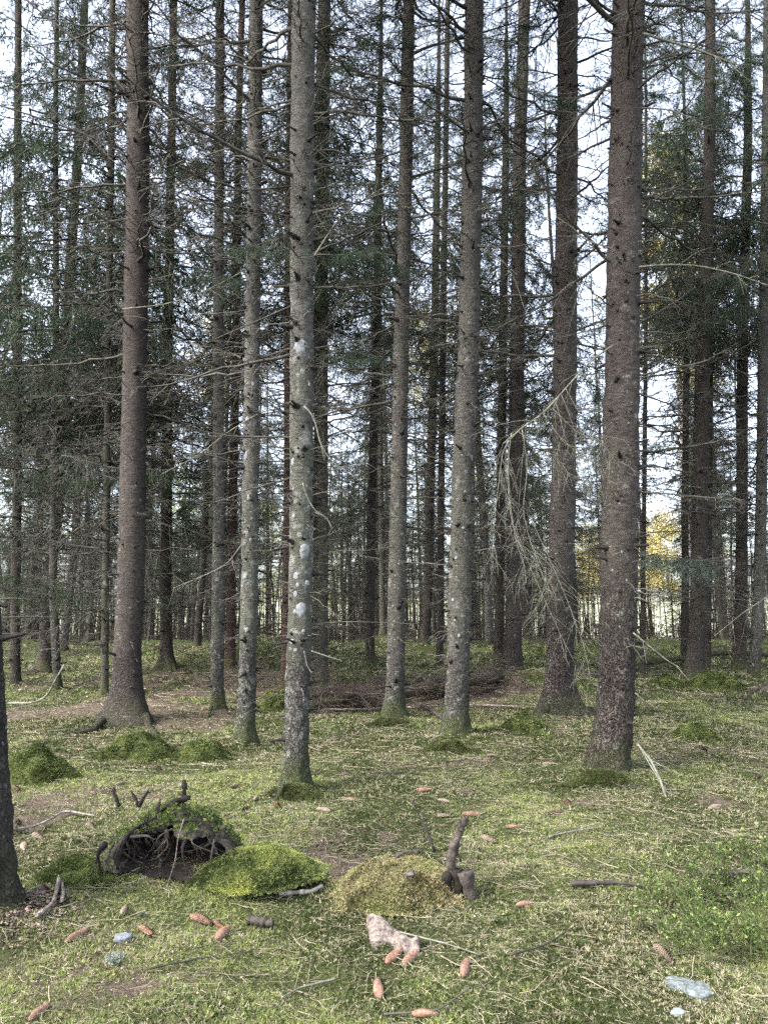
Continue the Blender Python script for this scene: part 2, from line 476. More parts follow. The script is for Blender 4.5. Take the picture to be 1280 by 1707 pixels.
def crown_mesh(rng, name, zd0, zl0, H, Rmax, dead_n=5, live_n=6, trans=2.5):
    """dead whorls from zd0 to zl0, thin needles fading in, live whorls up to H"""
    mb = MB(); z = zd0
    while z < H - .1:
        if z < zl0:
            n = rng.integers(dead_n - 2, dead_n + 2); live = rng.random() < .08 + .92 * smooth(zl0 - trans, zl0, z)
            Lb = Rmax * rng.uniform(.5, 1.15) * (0.55 + .45 * smooth(zd0, zd0 + 3, z)); tl = rng.normal(-.03, .16)
        else:
            n = rng.integers(live_n - 1, live_n + 2); live = True
            f = (z - zl0) / (H - zl0)
            Lb = Rmax * (1.05 * (1 - f) ** .85 + .1); tl = -.18 + .55 * f
        a0 = rng.uniform(0, 6.28)
        for k in range(n):
            src = (FARL_A if z > zl0 + 1.0 or rng.random() < .4 else FART_A) if live else FARD_A
            arr = src[rng.integers(len(src))]
            loc = (0, 0, z + rng.normal(0, .06))
            join_into(mb, arr, place(arr, a0 + k * 6.283 / n + rng.normal(0, .25), tl + rng.normal(0, .1), Lb * rng.uniform(.7, 1.15), loc, rng.normal(0, .3)))
        z += rng.uniform(.28, .5) if z < zl0 else rng.uniform(.38, .68)
    return mb.mesh(name, [TWIG, NEEDLE])

# ------------------------------------------------------------------ trunks
def trunk_mesh(name, axis, rad, mat, seed=0, hairs=0, dz=.05, S=28, ztop=8.0, flare=.5, lobes=3, amp=.006, stubs=60, stub_z=(0.3, 8), kn=1.0, rootdirs=None):
    """axis: (n,3) local points rising in z (base at origin); rad: radius at each"""
    r = np.random.default_rng(seed)
    axis = np.asarray(axis, float)
    zt = axis[-1, 2]
    z = np.concatenate([np.arange(-.3, min(ztop, zt), dz), np.arange(min(ztop, zt), zt + .01, .5)]) if ztop < zt else np.arange(-.3, zt, dz)
    zc = np.clip(z, 0, None)
    ax = np.interp(zc, axis[:, 2], axis[:, 0]); ay = np.interp(zc, axis[:, 2], axis[:, 1]); rr = np.interp(zc, axis[:, 2], rad)
    ker = max(1, int(.5 / dz)); 
    if ker > 1 and len(ax) > ker * 2:
        k = np.ones(ker) / ker
        pad = lambda q: np.convolve(np.pad(q, (ker // 2, ker - 1 - ker // 2), 'edge'), k, 'valid')
        ax, ay = pad(ax), pad(ay)
    th = np.arange(S) * 2 * math.pi / S
    ZZ, TH = np.meshgrid(z, th, indexing='ij')
    RR = rr[:, None] * np.ones_like(TH)
    ph = r.uniform(0, 6.28, 3)
    lob = (np.cos(lobes * TH + ph[0]) + .6 * np.cos((lobes + 2) * TH + ph[1])) / 1.6
    if rootdirs is not None:
        lob = lob * .25
        for (a, w, g) in rootdirs:
            dd = np.angle(np.exp(1j * (TH - a)))
            lob = lob + g * np.exp(-(dd / w) ** 2)
    fl = flare * np.exp(-np.clip(ZZ, -.05, None) / (1.15 * rr[0] + .02)) * (1 + .75 * lob)
    RR = RR * (1 + fl)
    cx, sy = np.cos(TH) * rr[:, None], np.sin(TH) * rr[:, None]
    RR = RR + amp * 1.6 * fbm(cx * 9, sy * 9, ZZ * 5, s=seed, o=3) + amp * fbm(cx * 32, sy * 32, ZZ * 17, s=seed + 5, o=2) * (1 + 1.2 * np.exp(-zc[:, None] / .7))
    RR = RR * (1 + .03 * vnoise(ZZ * 1.3, ZZ * 0 + seed))
    V = np.stack([ax[:, None] + np.cos(TH) * RR, ay[:, None] + np.sin(TH) * RR, ZZ], -1)
    K = len(z); idx = np.arange(K * S).reshape(K, S); a, b = idx[:-1], idx[1:]
    F = np.stack([a, np.roll(a, -1, 1), np.roll(b, -1, 1), b], -1).reshape(-1, 4)
    mb = MB(); mb.add(V.reshape(-1, 3), F, 0)
    if stubs:
        zs = r.uniform(stub_z[0], stub_z[1], stubs)
        wh = r.random(stubs) < .6
        zs[wh] = np.round(zs[wh] / .38) * .38 + r.normal(0, .025, wh.sum())
        an = r.uniform(0, 6.283, stubs)
        x0 = np.interp(zs, z, ax); y0 = np.interp(zs, z, ay); r0 = np.interp(zs, z, rr)
        d = np.stack([np.cos(an), np.sin(an), r.uniform(-.3, .35, stubs)], 1)
        ln = np.where(r.random(stubs) < .7, r.uniform(.012, .04, stubs), r.uniform(.04, .16, stubs)) * kn
        p0 = np.stack([x0, y0, zs], 1) + d * (r0 - .01)[:, None]
        s = np.array([0, .18, .5, .95, 1.0])
        P = p0[:, None] + d[:, None] * (ln + .012)[:, None, None] * s[None, :, None]
        rb = r.uniform(.007, .0145, stubs) * kn
        mb.add(*tubes(P, rb[:, None] * np.array([2.7, 1.5, .95, .75, .05])[None], 6), 1)
    if hairs:
        zs = stub_z[0] + .3 + (stub_z[1] - stub_z[0]) * r.random(hairs) ** .8; wh = r.random(hairs) < .6
        zs[wh] = np.round(zs[wh] / .38) * .38 + r.normal(0, .03, wh.sum())
        an = r.uniform(0, 6.283, hairs); x0 = np.interp(zs, z, ax); y0 = np.interp(zs, z, ay); r0 = np.interp(zs, z, rr)
        d = np.stack([np.cos(an), np.sin(an), r.normal(.02, .25, hairs)], 1)
        ln = r.uniform(.08, .75, hairs) * r.random(hairs) ** .6 * (.5 + .5 * smooth(.5, 4, zs)) + .05; q = np.linspace(0, 1, 7)
        P = (np.stack([x0, y0, zs], 1) + d * (r0 * .9)[:, None])[:, None] + ln[:, None, None] * (q[None, :, None] * d[:, None] + (q ** 2)[None, :, None] * r.normal(0, .16, (hairs, 1, 3)) - np.array([0, 0, .12]) * (q ** 2)[None, :, None])
        P[:, 1:] += r.normal(0, .008, (hairs, 6, 3))
        rb = r.uniform(.0028, .0062, hairs) * kn
        mb.add(*tubes(P, rb[:, None] * (1 - .65 * q)[None], 4), 2)
        m3 = hairs * 3; k = r.integers(0, hairs, m3); j = r.integers(2, 6, m3); q3 = np.linspace(0, 1, 4)
        d3 = unit(unit(P[k, j] - P[k, j - 1]) + r.normal(0, .6, (m3, 3)))
        P3 = P[k, j][:, None] + (ln[k] * r.uniform(.15, .5, m3))[:, None, None] * (q3[None, :, None] * d3[:, None] - np.array([0, 0, .15]) * (q3 ** 2)[None, :, None])
        mb.add(*tubes(P3, .0022 * kn * (1 - .5 * q3)[None] * np.ones((m3, 1)), 3), 2)
    return mb.mesh(name, [mat, STUB, TWIG if seed % 2 else TWIG_MIX], True)

# ------------------------------------------------------------------ the traced trees (photograph pixels of 1280 x 1707 give where each one stands)
TREES = [
 dict(k='big_left', base=(207, 1212), pts=[(212, 1090), (218, 1000), (221, 850), (226, 570), (231, 250), (229, 0)], w=(43, 35), mat=BARK_BROWN, flare=.75, roots=[(3.5, .5, 1.3), (5.6, .45, 1.2), (4.6, .3, .5)],
      label='thick smooth brown spruce with flared roots behind the large moss hummock on the left', nb=56, bz=(2.6, 7.5), bl=(.5, 1.5), amp=.005),
 dict(k='thin_grey', base=(362, 1194), pts=[(362, 1150), (364, 1000), (365, 850), (364, 570), (366, 250), (367, 0)], w=(21, 14), mat=BARK_GREY, flare=.25,
      label='slim straight grey spruce between the thick brown trunk and the pale lichened trunk', nb=60, bz=(1.0, 9), bl=(.4, 1.3)),
 dict(k='pale_lichen', base=(406, 1246), pts=[(411, 1180), (416, 1000), (417, 850), (421, 570), (425, 250), (427, 0)], w=(28, 22), mat=BARK_PALE, flare=.4,
      label='pale grey lichened spruce with a mossy green foot and many dark knots', nb=58, bz=(1.6, 8), bl=(.4, 1.4)),
 dict(k='front_centre', base=(489, 1326), pts=[(495, 1200), (501, 1000), (503, 850), (503, 570), (504, 250), (507, 0)], w=(40, 39), mat=BARK_PALE, flare=.35, rough=1,
      label='grey spruce nearest the middle with big white lichen patches on its trunk', nb=60, bz=(1.1, 6.5), bl=(.35, 1.5)),
 dict(k='centre_slim', base=(655, 1202), pts=[(659, 1150), (661, 1000), (664, 850), (669, 570), (677, 250), (681, 0)], w=(29, 20), mat=BARK_GREY, flare=.5,
      label='grey green spruce rising behind the long white pole, spotted with small lichens', nb=60, bz=(1.5, 9), bl=(.4, 1.6)),
 dict(k='centre_right', base=(760, 1232), pts=[(761, 1170), (766, 1000), (770, 850), (781, 570), (788, 250), (790, 0)], w=(38, 31), mat=BARK_GREY, flare=.3,
      label='spotted grey spruce with mossy foot beside the broken forked stick, leaning slightly right', nb=62, bz=(1.4, 8), bl=(.4, 1.6)),
 dict(k='twin_foot', base=(935, 1198), pts=[(933, 1110), (933, 1000), (938, 850), (942, 570), (945, 250), (946, 0)], w=(42, 32), mat=BARK_PLATED, flare=.85, roots=[(5.7, .45, 1.5), (3.7, .5, .8)],
      label='reddish grey spruce with a wide split dark foot behind the drooping dead branch', nb=66, bz=(1.4, 9), bl=(.4, 1.7), amp=.009),
 dict(k='front_right', base=(1021, 1296), pts=[(1025, 1200), (1031, 1000), (1033, 850), (1037, 570), (1042, 250), (1047, 0)], w=(60, 49), mat=BARK_PLATED, flare=.22, rough=1,
      label='thickest spruce on the right with scaly plated bark, its foot nearest the leaning sticks', nb=64, bz=(1.2, 7), bl=(.4, 1.7), amp=.008),
 # the second line of trunks
 dict(k='red_slim', base=(382, 1120), pts=[(381, 1100), (388, 850), (394, 570), (397, 250), (404, 0)], w=(16, 10), mat=BARK_RED, flare=.3,
      label='dark reddish slim spruce just behind and right of the slim straight grey one', crown='thin'),
 dict(k='behind_centre', base=(533, 1150), pts=[(534, 1100), (535, 850), (535, 570), (538, 250), (541, 0)], w=(25, 21), mat=BARK_MID, flare=.2,
      label='olive brown spruce half hidden behind the trunk with white lichen patches', crown='thin'),
 dict(k='dark_behind', base=(474, 1150), pts=[(477, 1100), (480, 850), (480, 570), (482, 250)], w=(15, 9), mat=BARK_RED, flare=.3,
      label='thin dark trunk peeping out on the left of the white patched spruce', crown='thin'),
 dict(k='brown_pole', base=(733, 1112), pts=[(734, 1000), (735, 850), (738, 570), (743, 250), (746, 0)], w=(12, 8), mat=BARK_BROWN, flare=.1,
      label='thin straight brown spruce standing close left of the spotted grey leaning one', crown='thin'),
 dict(k='dark_lean', base=(709, 1088), pts=[(713, 1000), (716, 850), (724, 570), (729, 250)], w=(16, 9), mat=BARK_DARK, flare=.3,
      label='dark trunk leaning right behind the brush pile, left of the thin brown spruce', crown='thin'),
 dict(k='dark_middle', base=(616, 1112), pts=[(617, 1000), (619, 850), (627, 570), (632, 250)], w=(16, 10), mat=BARK_DARK, flare=.15,
      label='dark brown trunk standing behind the left end of the brush pile', crown='full'),
 dict(k='brown_right', base=(856, 1124), pts=[(857, 1000), (859, 850), (862, 570), (866, 250), (874, 0)], w=(28, 19), mat=BARK_BROWN, flare=.3,
      label='brown spruce at the right end of the fallen log behind the hanging twigs', crown='thin'),
 dict(k='shadow_right', base=(832, 1104), pts=[(833, 1000), (834, 850), (838, 570), (843, 250)], w=(16, 10), mat=BARK_DARK, flare=.2,
      label='darker trunk close behind and left of the brown spruce by the log end', crown='full'),
 dict(k='right_a', base=(1160, 1140), pts=[(1162, 1060), (1164, 1000), (1166, 850), (1171, 570), (1182, 250), (1184, 0)], w=(27, 15), mat=BARK_DARK, flare=.4,
      label='dark grey spruce left of the mossy boulders at the right', crown='thin'),
 dict(k='right_b', base=(1181, 1122), pts=[(1180, 1000), (1181, 850), (1184, 570)], w=(11, 7), mat=BARK_DARK, flare=.1,
      label='thin dark trunk hidden close behind the dark grey spruce at the boulders', crown='full'),
 dict(k='right_c', base=(1236, 1122), pts=[(1235, 1000), (1236, 850), (1237, 570), (1246, 250)], w=(20, 12), mat=BARK_DARK, flare=.3,
      label='dark trunk behind the small mossy boulder near the right edge', crown='full'),
 dict(k='right_d', base=(1261, 1134), pts=[(1264, 1000), (1268, 850), (1272, 570), (1277, 250)], w=(18, 14), mat=BARK_GREY, flare=.15,
      label='greyer trunk at the right edge beside the small mossy boulder', crown='full'),
 dict(k='right_e', base=(1143, 1108), pts=[(1142, 1000), (1141, 850), (1144, 570)], w=(12, 7), mat=BARK_DARK, flare=.2,
      label='slender trunk a little behind and left of the dark grey spruce at the boulders', crown='full'),
 dict(k='right_f', base=(1072, 1128), pts=[(1071, 1000), (1073, 850), (1076, 570)], w=(8, 5), mat=BARK_DARK, flare=.1,
      label='very thin trunk just right of the thick scaly barked spruce', crown='none'),
 dict(k='left_a', base=(22, 1146), pts=[(26, 1000), (29, 850), (30, 570), (30, 250), (31, 0)], w=(15, 11), mat=BARK_BROWN, flare=.3,
      label='brown trunk at the far left with level broken branches', crown='dense'),
 dict(k='left_b', base=(93, 1152), pts=[(89, 1000), (90, 850), (94, 570), (93, 250), (95, 0)], w=(13, 7), mat=BARK_GREY, flare=.25,
      label='thin grey trunk with a dead stick leaning at its foot at the left', crown='dense'),
 dict(k='left_c', base=(70, 1124), pts=[(78, 1000), (97, 850), (109, 570), (131, 250), (142, 0)], w=(20, 12), mat=BARK_DARK, flare=.9,
      label='dark trunk leaning right from a broad mossy foot at the left', crown='dense'),
 dict(k='left_d', base=(172, 1164), pts=[(176, 1000), (178, 850), (181, 570), (186, 250), (188, 0)], w=(12, 10), mat=BARK_MID, flare=.2,
      label='slim greenish trunk just left of the thick smooth brown spruce', crown='dense'),
 dict(k='left_e', base=(276, 1122), pts=[(276, 1000), (278, 850), (280, 570), (286, 250), (290, 0)], w=(19, 12), mat=BARK_DARK, flare=1.0,
      label='dark spruce with spreading roots and drooping grey twigs behind the thick brown one', crown='dense'),
]
for T in TREES:
    b = hit(*T['base'])
    fw = lambda p: (p - EYE) @ np.array([0, CP, SP])
    r = T['w'][0] * fw(b) / (2 * FPX)
    Y = b[1] + r
    T['Y'] = Y; T['r'] = r; T['xy'] = (b[0], Y)
for T in TREES:
    x, y = T['xy']
    BUMPS.append((x, y, T['r'] * 2.6, T['r'] * 2.6, .07))
_r = np.random.default_rng(64)
for _ in range(44):
    _y = _r.uniform(12.5, 34); _x = _r.uniform(-.6, .6) * _y
    BUMPS.append((_x, _y, _r.uniform(.35, 1.0), _r.uniform(.3, .7), _r.uniform(.08, .32)))
# left edge tree and hummock rises
EDGE = hit(-20, 1560)
BUMPS.append((EDGE[0], EDGE[1], .5, .45, .10))
for px, py, rx, ry, h in [(425, 1480, .30, .26, .13), (275, 1452, .5, .34, .12), (690, 1500, .42, .22, .05), (130, 1420, .35, .3, .09), (440, 1100, 1.4, 1.2, .12), (1190, 1150, 1.2, .7, .1), (880, 1215, .6, .4, .08), (300, 1190, 1.6, .8, .05)]:
    b = hit(px, py); BUMPS.append((b[0], b[1], rx, ry, h))

# ------------------------------------------------------------------ ground, field, lake
BARE = []      # places with litter instead of moss: x, y, rx, ry, strength
for px, py, rx, ry, s in [(650, 1160, 2.4, 1.3, 1.1), (250, 1185, 2.4, 1.1, .6), (90, 1190, 1.6, .8, .5), (150, 1320, .8, .4, .4), (60, 1620, .6, .35, .32), (1200, 1400, .5, .35, .3), (800, 1270, 1.1, .4, .6), (930, 1340, .8, .4, .75), (1250, 1660, .35, .2, .5), (230, 1660, .5, .25, .45), (330, 1130, 2.4, 1.4, .9), (560, 1440, .35, .2, .7), (1150, 1330, .6, .3, .5), (1000, 1440, .5, .2, .45)]:
    b = hit(px, py); BARE.append((b[0], b[1], rx, ry, s))
def moss_cover(x, y):
    m = .86 + .7 * fbm(x * .8, y * .8, s=41, o=4) + .35 * fbm(x * 4, y * 4, s=47, o=2)
    for bx, by, rx, ry, s in BARE:
        m = m - s * np.exp(-(((x - bx) / rx) ** 2 + ((y - by) / ry) ** 2))
    return np.clip(m, 0, 1)

def axis_pts(fine, near, far, step, growth):
    a = [0.0]; s = step
    while a[-1] < far:
        if a[-1] > near: s *= growth
        a.append(a[-1] + s)
    return np.array(a)
ypos = 2.0 + axis_pts(0, 6.0, 1500, .035, 1.028)
ys = np.concatenate([np.linspace(-12, 1.9, 40), ypos])
xp = axis_pts(0, 3.6, 1500, .035, 1.035)
xs = np.concatenate([-xp[::-1][:-1], xp])
XX, YY = np.meshgrid(xs, ys)
ZZ = ground_z(XX, YY)
K, S_ = XX.shape
idx = np.arange(K * S_).reshape(K, S_)
F = np.stack([idx[:-1, :-1], idx[:-1, 1:], idx[1:, 1:], idx[1:, :-1]], -1).reshape(-1, 4)
gm = MB(); cov = moss_cover(XX, YY)
gm.add(np.stack([XX, YY, ZZ], -1).reshape(-1, 3), F, 0, np.stack([cov] * 3, -1).reshape(-1, 3))
m, nt, N, L = new_mat('forest_floor')
co, _ = texco(N, L)
att = N.new('ShaderNodeAttribute'); att.attribute_name = 'tint'
nf = noise(N, L, co, 55, 6, .75); nb_ = noise(N, L, co, 8, 5, .65); n3 = noise(N, L, co, 190, 3, .7)
lit = mix(N, L, ramp(N, L, nf, [(.32, 0.0), (.68, 1.0)]), (0.030, 0.023, 0.017), (0.125, 0.100, 0.072))
lit = mix(N, L, ramp(N, L, n3, [(.55, 0.0), (.72, 0.7)]), lit, (0.24, 0.20, 0.15))
ms = mix(N, L, ramp(N, L, nf, [(.35, 0.0), (.65, 1.0)]), (0.016, 0.020, 0.008), (0.065, 0.078, 0.026))
fac = math_(N, L, 'ADD', att.outputs['Fac'], math_(N, L, 'MULTIPLY', math_(N, L, 'SUBTRACT', nb_, .5), 1.1))
colg = mix(N, L, ramp(N, L, fac, [(.38, 0.0), (.6, 1.0)]), lit, ms)
principled(N, L, colg, .95, nf, .02, .1)
ground = tag(link('ground', gm.mesh('ground', [m], True)), kind='structure')

FIELD = flat('stubble', (0.20, 0.21, 0.12), (0.38, 0.38, 0.27), .35, .9, .01)
X, Y2 = np.meshgrid(np.linspace(-300, 300, 60), np.linspace(80, 420, 50))
Zs = -1.93 + 7.5 * smooth(85, 400, Y2) + .5 * fbm(X * .02, Y2 * .02, s=5)  * smooth(80, 140, Y2)
i_ = np.arange(3000).reshape(50, 60)
mb = MB(); mb.add(np.stack([X, Y2, Zs], -1).reshape(-1, 3), np.stack([i_[:-1, :-1], i_[:-1, 1:], i_[1:, 1:], i_[1:, :-1]], -1).reshape(-1, 4))
tag(link('field', mb.mesh('field', [FIELD], True)), kind='structure')

# ------------------------------------------------------------------ tree building
rngc = np.random.default_rng(77)
CROWN_FULL = [crown_mesh(rngc, 'crown', 1.6 + .5 * i, 8.0 + i * .6, 19, 2.3, 4, 3) for i in range(3)]
CROWN_DENSE = [crown_mesh(rngc, 'crown', .9, 6.2, 18, 2.3, 7, 3) for i in range(2)]
CROWN_THIN = [crown_mesh(rngc, 'crown', 2.4, 8.5, 18.5, 2.2, 4, 2, 3.5) for i in range(2)]
CROWN_HIGH = [crown_mesh(rngc, 'crown', .9, 1.9, 11, 2.4, 4, 4) for i in range(2)]

def build_tree(T, n):
    label = T['label']
    x, y = T['xy']; z0 = float(ground_z(x, y))
    root = thing('spruce_tree', label, 'spruce tree', (x, y, z0))
    fwv = np.array([0, CP, SP])
    pts = [(0, 0, 0)]; rads = []; P = []
    for (px, py) in T['pts']:
        p = at(px, py, y); P.append(p)
    base = np.array([x, y, z0])
    w0, w1 = T['w']
    yy = [p[1] for p in T['pts']]
    def wid(py): return w1 + (w0 - w1) * np.clip(py / 1000, 0, 1.1)
    A = [base] + [p for p in P if p[2] > z0 + .15]
    kept = [q for q, p in zip(T['pts'], P) if p[2] > z0 + .15]
    R = [wid(T['base'][1]) * ((base - EYE) @ fwv) / (2 * FPX)] + [wid(q[1]) * ((p - EYE) @ fwv) / (2 * FPX) for q, p in zip(kept, A[1:])]
    A = np.array(A) - base
    frame_top = float(at(640, 0, y)[2] - z0)
    H = max(18.0 + 2.5 * rngc.random(), frame_top * 1.05)
    lean = (A[-1] - A[-3]) / max(A[-1, 2] - A[-3, 2], .1)
    top = A[-1] + lean * (H - A[-1, 2]) * .6; top[2] = H
    mid = A[-1] + lean * (H - A[-1, 2]) * .4; mid[2] = A[-1, 2] + (H - A[-1, 2]) * .5
    A = np.vstack([A, mid, top]); R = R + [R[-1] * .6, .02]
    near = y < 9.9
    nm = trunk_mesh('trunk', A, R, T['mat'], seed=n * 13 + 1, hairs=(230 if near else 240) if T['k'] != 'right_f' else 10, dz=.022 if near else .06, S=56 if y < 7.5 else (40 if near else 18), ztop=min(frame_top + .5, H - 1),
                    flare=T['flare'], amp=T.get('amp', .005) if near else .004, stubs=int(40 + 22 * min(frame_top, 12)) if near else 110,
                    stub_z=(.25, min(frame_top + .3, 12)), kn=1.0 if near else 1.3, rootdirs=T.get('roots'))
    link('trunk', nm, root)
    def ax(z): return np.array([np.interp(z, A[:, 2], A[:, 0]), np.interp(z, A[:, 2], A[:, 1]), z]), float(np.interp(z, A[:, 2], R))
    T['ax'] = ax; T['root'] = root; T['loc'] = base
    r = np.random.default_rng(n + 500)
    if 'nb' in T:
        zmax = min(frame_top + .8, 11.5)
        for i in range(T['nb']):
            z = T['bz'][0] + (zmax - T['bz'][0]) * (i + r.random()) / T['nb']
            az = r.uniform(0, 6.283)
            p, rr = ax(z)
            hgt = smooth(1.2, 6.0, z)
            Lb = (T['bl'][0] + (T['bl'][1] - T['bl'][0]) * r.random() ** 1.2) * (.5 + .85 * hgt)
            toward = -math.sin(az)
            if toward > .6 and z < 5: Lb *= .45
            lib = DEAD_ME if (r.random() < .35 + .3 * hgt) else SPARSE_ME
            o = link('branch', lib[r.integers(len(lib))], root)
            d = np.array([math.cos(az), math.sin(az), 0])
            o.location = tuple(p + d * rr * .8)
            o.rotation_euler = Euler((r.uniform(-.6, .6), -(r.normal(.02, .17)), az))
            o.scale = (Lb, Lb, Lb)
        cr = link('crown', CROWN_HIGH[n % 2], root)
        zc = min(frame_top + .6, 11)
        p, rr = ax(zc); s = (H - zc) / 11
        cr.location = tuple(p); cr.scale = (1, 1, s); cr.rotation_euler = (0, 0, r.uniform(0, 6))
    elif T.get('crown') != 'none':
        lib = dict(full=CROWN_FULL, dense=CROWN_DENSE, thin=CROWN_THIN)[T['crown']]
        cr = link('crown', lib[n % len(lib)], root)
        q = ax(9.0)[0]
        cr.rotation_euler = Euler((0, math.atan2(q[0], 9.0), r.uniform(0, 6.28)), 'ZYX')
        cr.matrix_local = Matrix.Shear('XY', 4, (float(q[0] / 9.0), 0.0)) @ Matrix.Rotation(r.uniform(0, 6.28), 4, 'Z') if False else Matrix(((1, 0, q[0] / 9.0, 0), (0, 1, 0, 0), (0, 0, H / 18.8, 0), (0, 0, 0, 1))) @ Matrix.Rotation(r.uniform(0, 6.28), 4, 'Z')
        if T['crown'] == 'thin':
            for i in range(40):
                z = r.uniform(.6, 8.5); az = r.uniform(0, 6.283); p, rr = ax(z)
                o = link('branch', SPARSE_ME[r.integers(len(SPARSE_ME))], root)
                o.location = tuple(p + np.array([math.cos(az), math.sin(az), 0]) * rr * .8)
                o.rotation_euler = Euler((r.uniform(-.6, .6), r.normal(0, .15), az))
                s = r.uniform(.4, 1.5); o.scale = (s, s, s)
    return root
for i, T in enumerate(TREES): build_tree(T, i)
BY = {T['k']: T for T in TREES}

# ------------------------------------------------------------------ trees deeper in the wood
def straight_trunk(H, r, mat, seed):
    z = np.linspace(0, H, 14); rr = np.random.default_rng(seed)
    wx = np.cumsum(rr.normal(0, .03, 14)); wy = np.cumsum(rr.normal(0, .03, 14)); wx -= wx[0]; wy -= wy[0]
    return trunk_mesh('trunk', np.stack([wx, wy, z], 1), r * (1 - z / H) ** .8 + .008, mat, seed, hairs=120 if H > 10 else 60, dz=.25, S=10, ztop=H - 1, flare=.35, amp=.004, stubs=40, stub_z=(.3, 9), kn=1.6)
FAR_TRUNK = [straight_trunk(19, .115, m_, 90 + i) for i, m_ in enumerate([BARK_DARK, BARK_MID, BARK_BROWN, BARK_GREY])]
POLE_TRUNK = [straight_trunk(9, .045, m_, 190 + i) for i, m_ in enumerate([BARK_DARK, BARK_MID])]
CROWN_POLE = [crown_mesh(rngc, 'crown', .5, 5.2, 9, 1.1, 5, 4, 1.5) for i in range(2)]
rf = np.random.default_rng(2024)
taken = [T['xy'] for T in TREES]
def try_spot(Ymin, Ymax, dmin, spread=.62):
    for _ in range(400):
        Y = math.sqrt(rf.uniform(Ymin ** 2, Ymax ** 2)); X = rf.uniform(-spread, spread) * Y
        px = 640 + X / Y * FPX
        if all((X - a) ** 2 + (Y - b) ** 2 > dmin ** 2 for a, b in taken):
            if Y < 54 and (1074 < px < 1134 or 968 < px < 1000): continue
            if Y < 30 and (432 < px < 455 or 560 < px < 600 or 676 < px < 700): continue
            taken.append((X, Y)); return X, Y
    return None
for i in range(88):
    s = try_spot(17, 64, 1.25)
    if s is None: break
    X, Y = s
    o = thing('spruce_tree', 'distant slender dark spruce deep in the wood, one of the crowd behind the nearer trunks', 'spruce tree', (X, Y, float(ground_z(X, Y)) - .03), 'distant spruces deep in the wood')
    sc = rf.uniform(.75, 1.15); w = rf.uniform(.6, 1.25)
    o.rotation_euler = (rf.normal(0, .02), rf.normal(.012, .02), rf.uniform(0, 6.28))
    t = link('trunk', FAR_TRUNK[rf.integers(4)], o); t.scale = (w, w, sc)
    lib = CROWN_FULL + CROWN_DENSE[:1] if X < -1 else CROWN_FULL + CROWN_THIN
    c = link('crown', lib[rf.integers(len(lib))], o); c.scale = (.85 * w ** .5, .85 * w ** .5, sc)
    c.rotation_euler = (0, 0, rf.uniform(0, 6.28))
for i in range(250):
    s = try_spot(17 if i < 50 else 28, 66, .5)
    X, Y = s
    o = thing('spruce_sapling', 'thin dead pole spruce in the shade among the distant trunks', 'young tree', (X, Y, float(ground_z(X, Y)) - .03), 'thin pole spruces in the shade')
    sc = rf.uniform(.5, 1.1)
    o.rotation_euler = (rf.normal(0, .04), rf.normal(0, .04), rf.uniform(0, 6.28))
    t = link('trunk', POLE_TRUNK[rf.integers(2)], o); t.scale = (1, 1, sc)
    c = link('crown', CROWN_POLE[rf.integers(2)], o); c.scale = (1, 1, sc); c.rotation_euler = (0, 0, rf.uniform(0, 6.28))

# autumn birches at the edge of the field
def leaf_cloud(rng, H, z0, R, n, cols, size):
    mb = MB()
    # limbs
    nl = 26; zz = rng.uniform(z0 * .8, H * .9, nl); az = rng.uniform(0, 6.283, nl)
    Ls = R * (1 - ((zz - z0) / (H - z0)) ** 2 * .8) * rng.uniform(.5, 1, nl); s = np.linspace(0, 1, 6)
    d = np.stack([np.cos(az), np.sin(az), rng.uniform(.4, .9, nl)], 1)
    P = np.stack([zz * 0, zz * 0, zz], 1)[:, None] + d[:, None] * Ls[:, None, None] * s[None, :, None] - np.array([0, 0, 1.0]) * (s ** 2)[None, :, None] * Ls[:, None, None] * .5
    mb.add(*tubes(P, .03 * (1 - s * .8)[None] * np.ones((nl, 1)), 4), 1, (0.1, .08, .06))
    k = rng.integers(0, nl, n); u = rng.uniform(.25, 1, n) * 5; j = np.minimum(u.astype(int), 4); f = (u - j)[:, None]
    b = P[k, j] * (1 - f) + P[k, j + 1] * f + rng.normal(0, .22, (n, 3)) * (R / 1.6)
    V, F = kites(b, rng.normal(size=(n, 3)) - np.array([0, 0, .6]), size * rng.uniform(.7, 1.3, n), size * .8, rng)
    c = np.array(cols)[rng.integers(len(cols), size=n)] * rng.uniform(.8, 1.15, (n, 1))
    mb.add(V, F, 0, np.repeat(c, 4, 0))
    return mb.mesh('crown', [MOSS_TINT, TWIG])
YEL = [(.56, .46, .18), (.64, .55, .26), (.50, .42, .18), (.42, .44, .20)]
YGR = [(.35, .42, .12), (.45, .50, .15), (.28, .36, .12), (.60, .55, .15)]
BIRCH_BARK = flat('birch_bark', (.10, .09, .08), (.62, .60, .56), 9, .7)
def birch(label, px, py_base, Y, H, z0, R, cols, seed, n=9000, size=.09):
    p = at(px, 1000, Y); x = p[0]; z = float(ground_z(x, Y))
    rg = np.random.default_rng(seed)
    o = thing('birch_tree', label, 'birch tree', (x, Y, z - .05))
    zz = np.linspace(0, H, 12)
    link('trunk', trunk_mesh('trunk', np.stack([zz * .01, zz * 0, zz], 1), .012 * H * (1 - zz / H) ** .7 * .6 + .01, BIRCH_BARK, seed, dz=.3, S=10, ztop=H - 1, flare=.2, stubs=0), o)
    link('crown', leaf_cloud(rg, H, z0, R, n, cols, size), o)
birch('tall birch with yellow autumn leaves high between the spruces at the right', 1146, 0, 24, 18.8, 11.0, 2.1, YEL, 1, 22000, .08)
birch('low golden birch glowing at the wood edge right of the thick scaly trunk', 1098, 0, 56, 10.5, 4.5, 3.2, YEL, 2, 16000, .13)
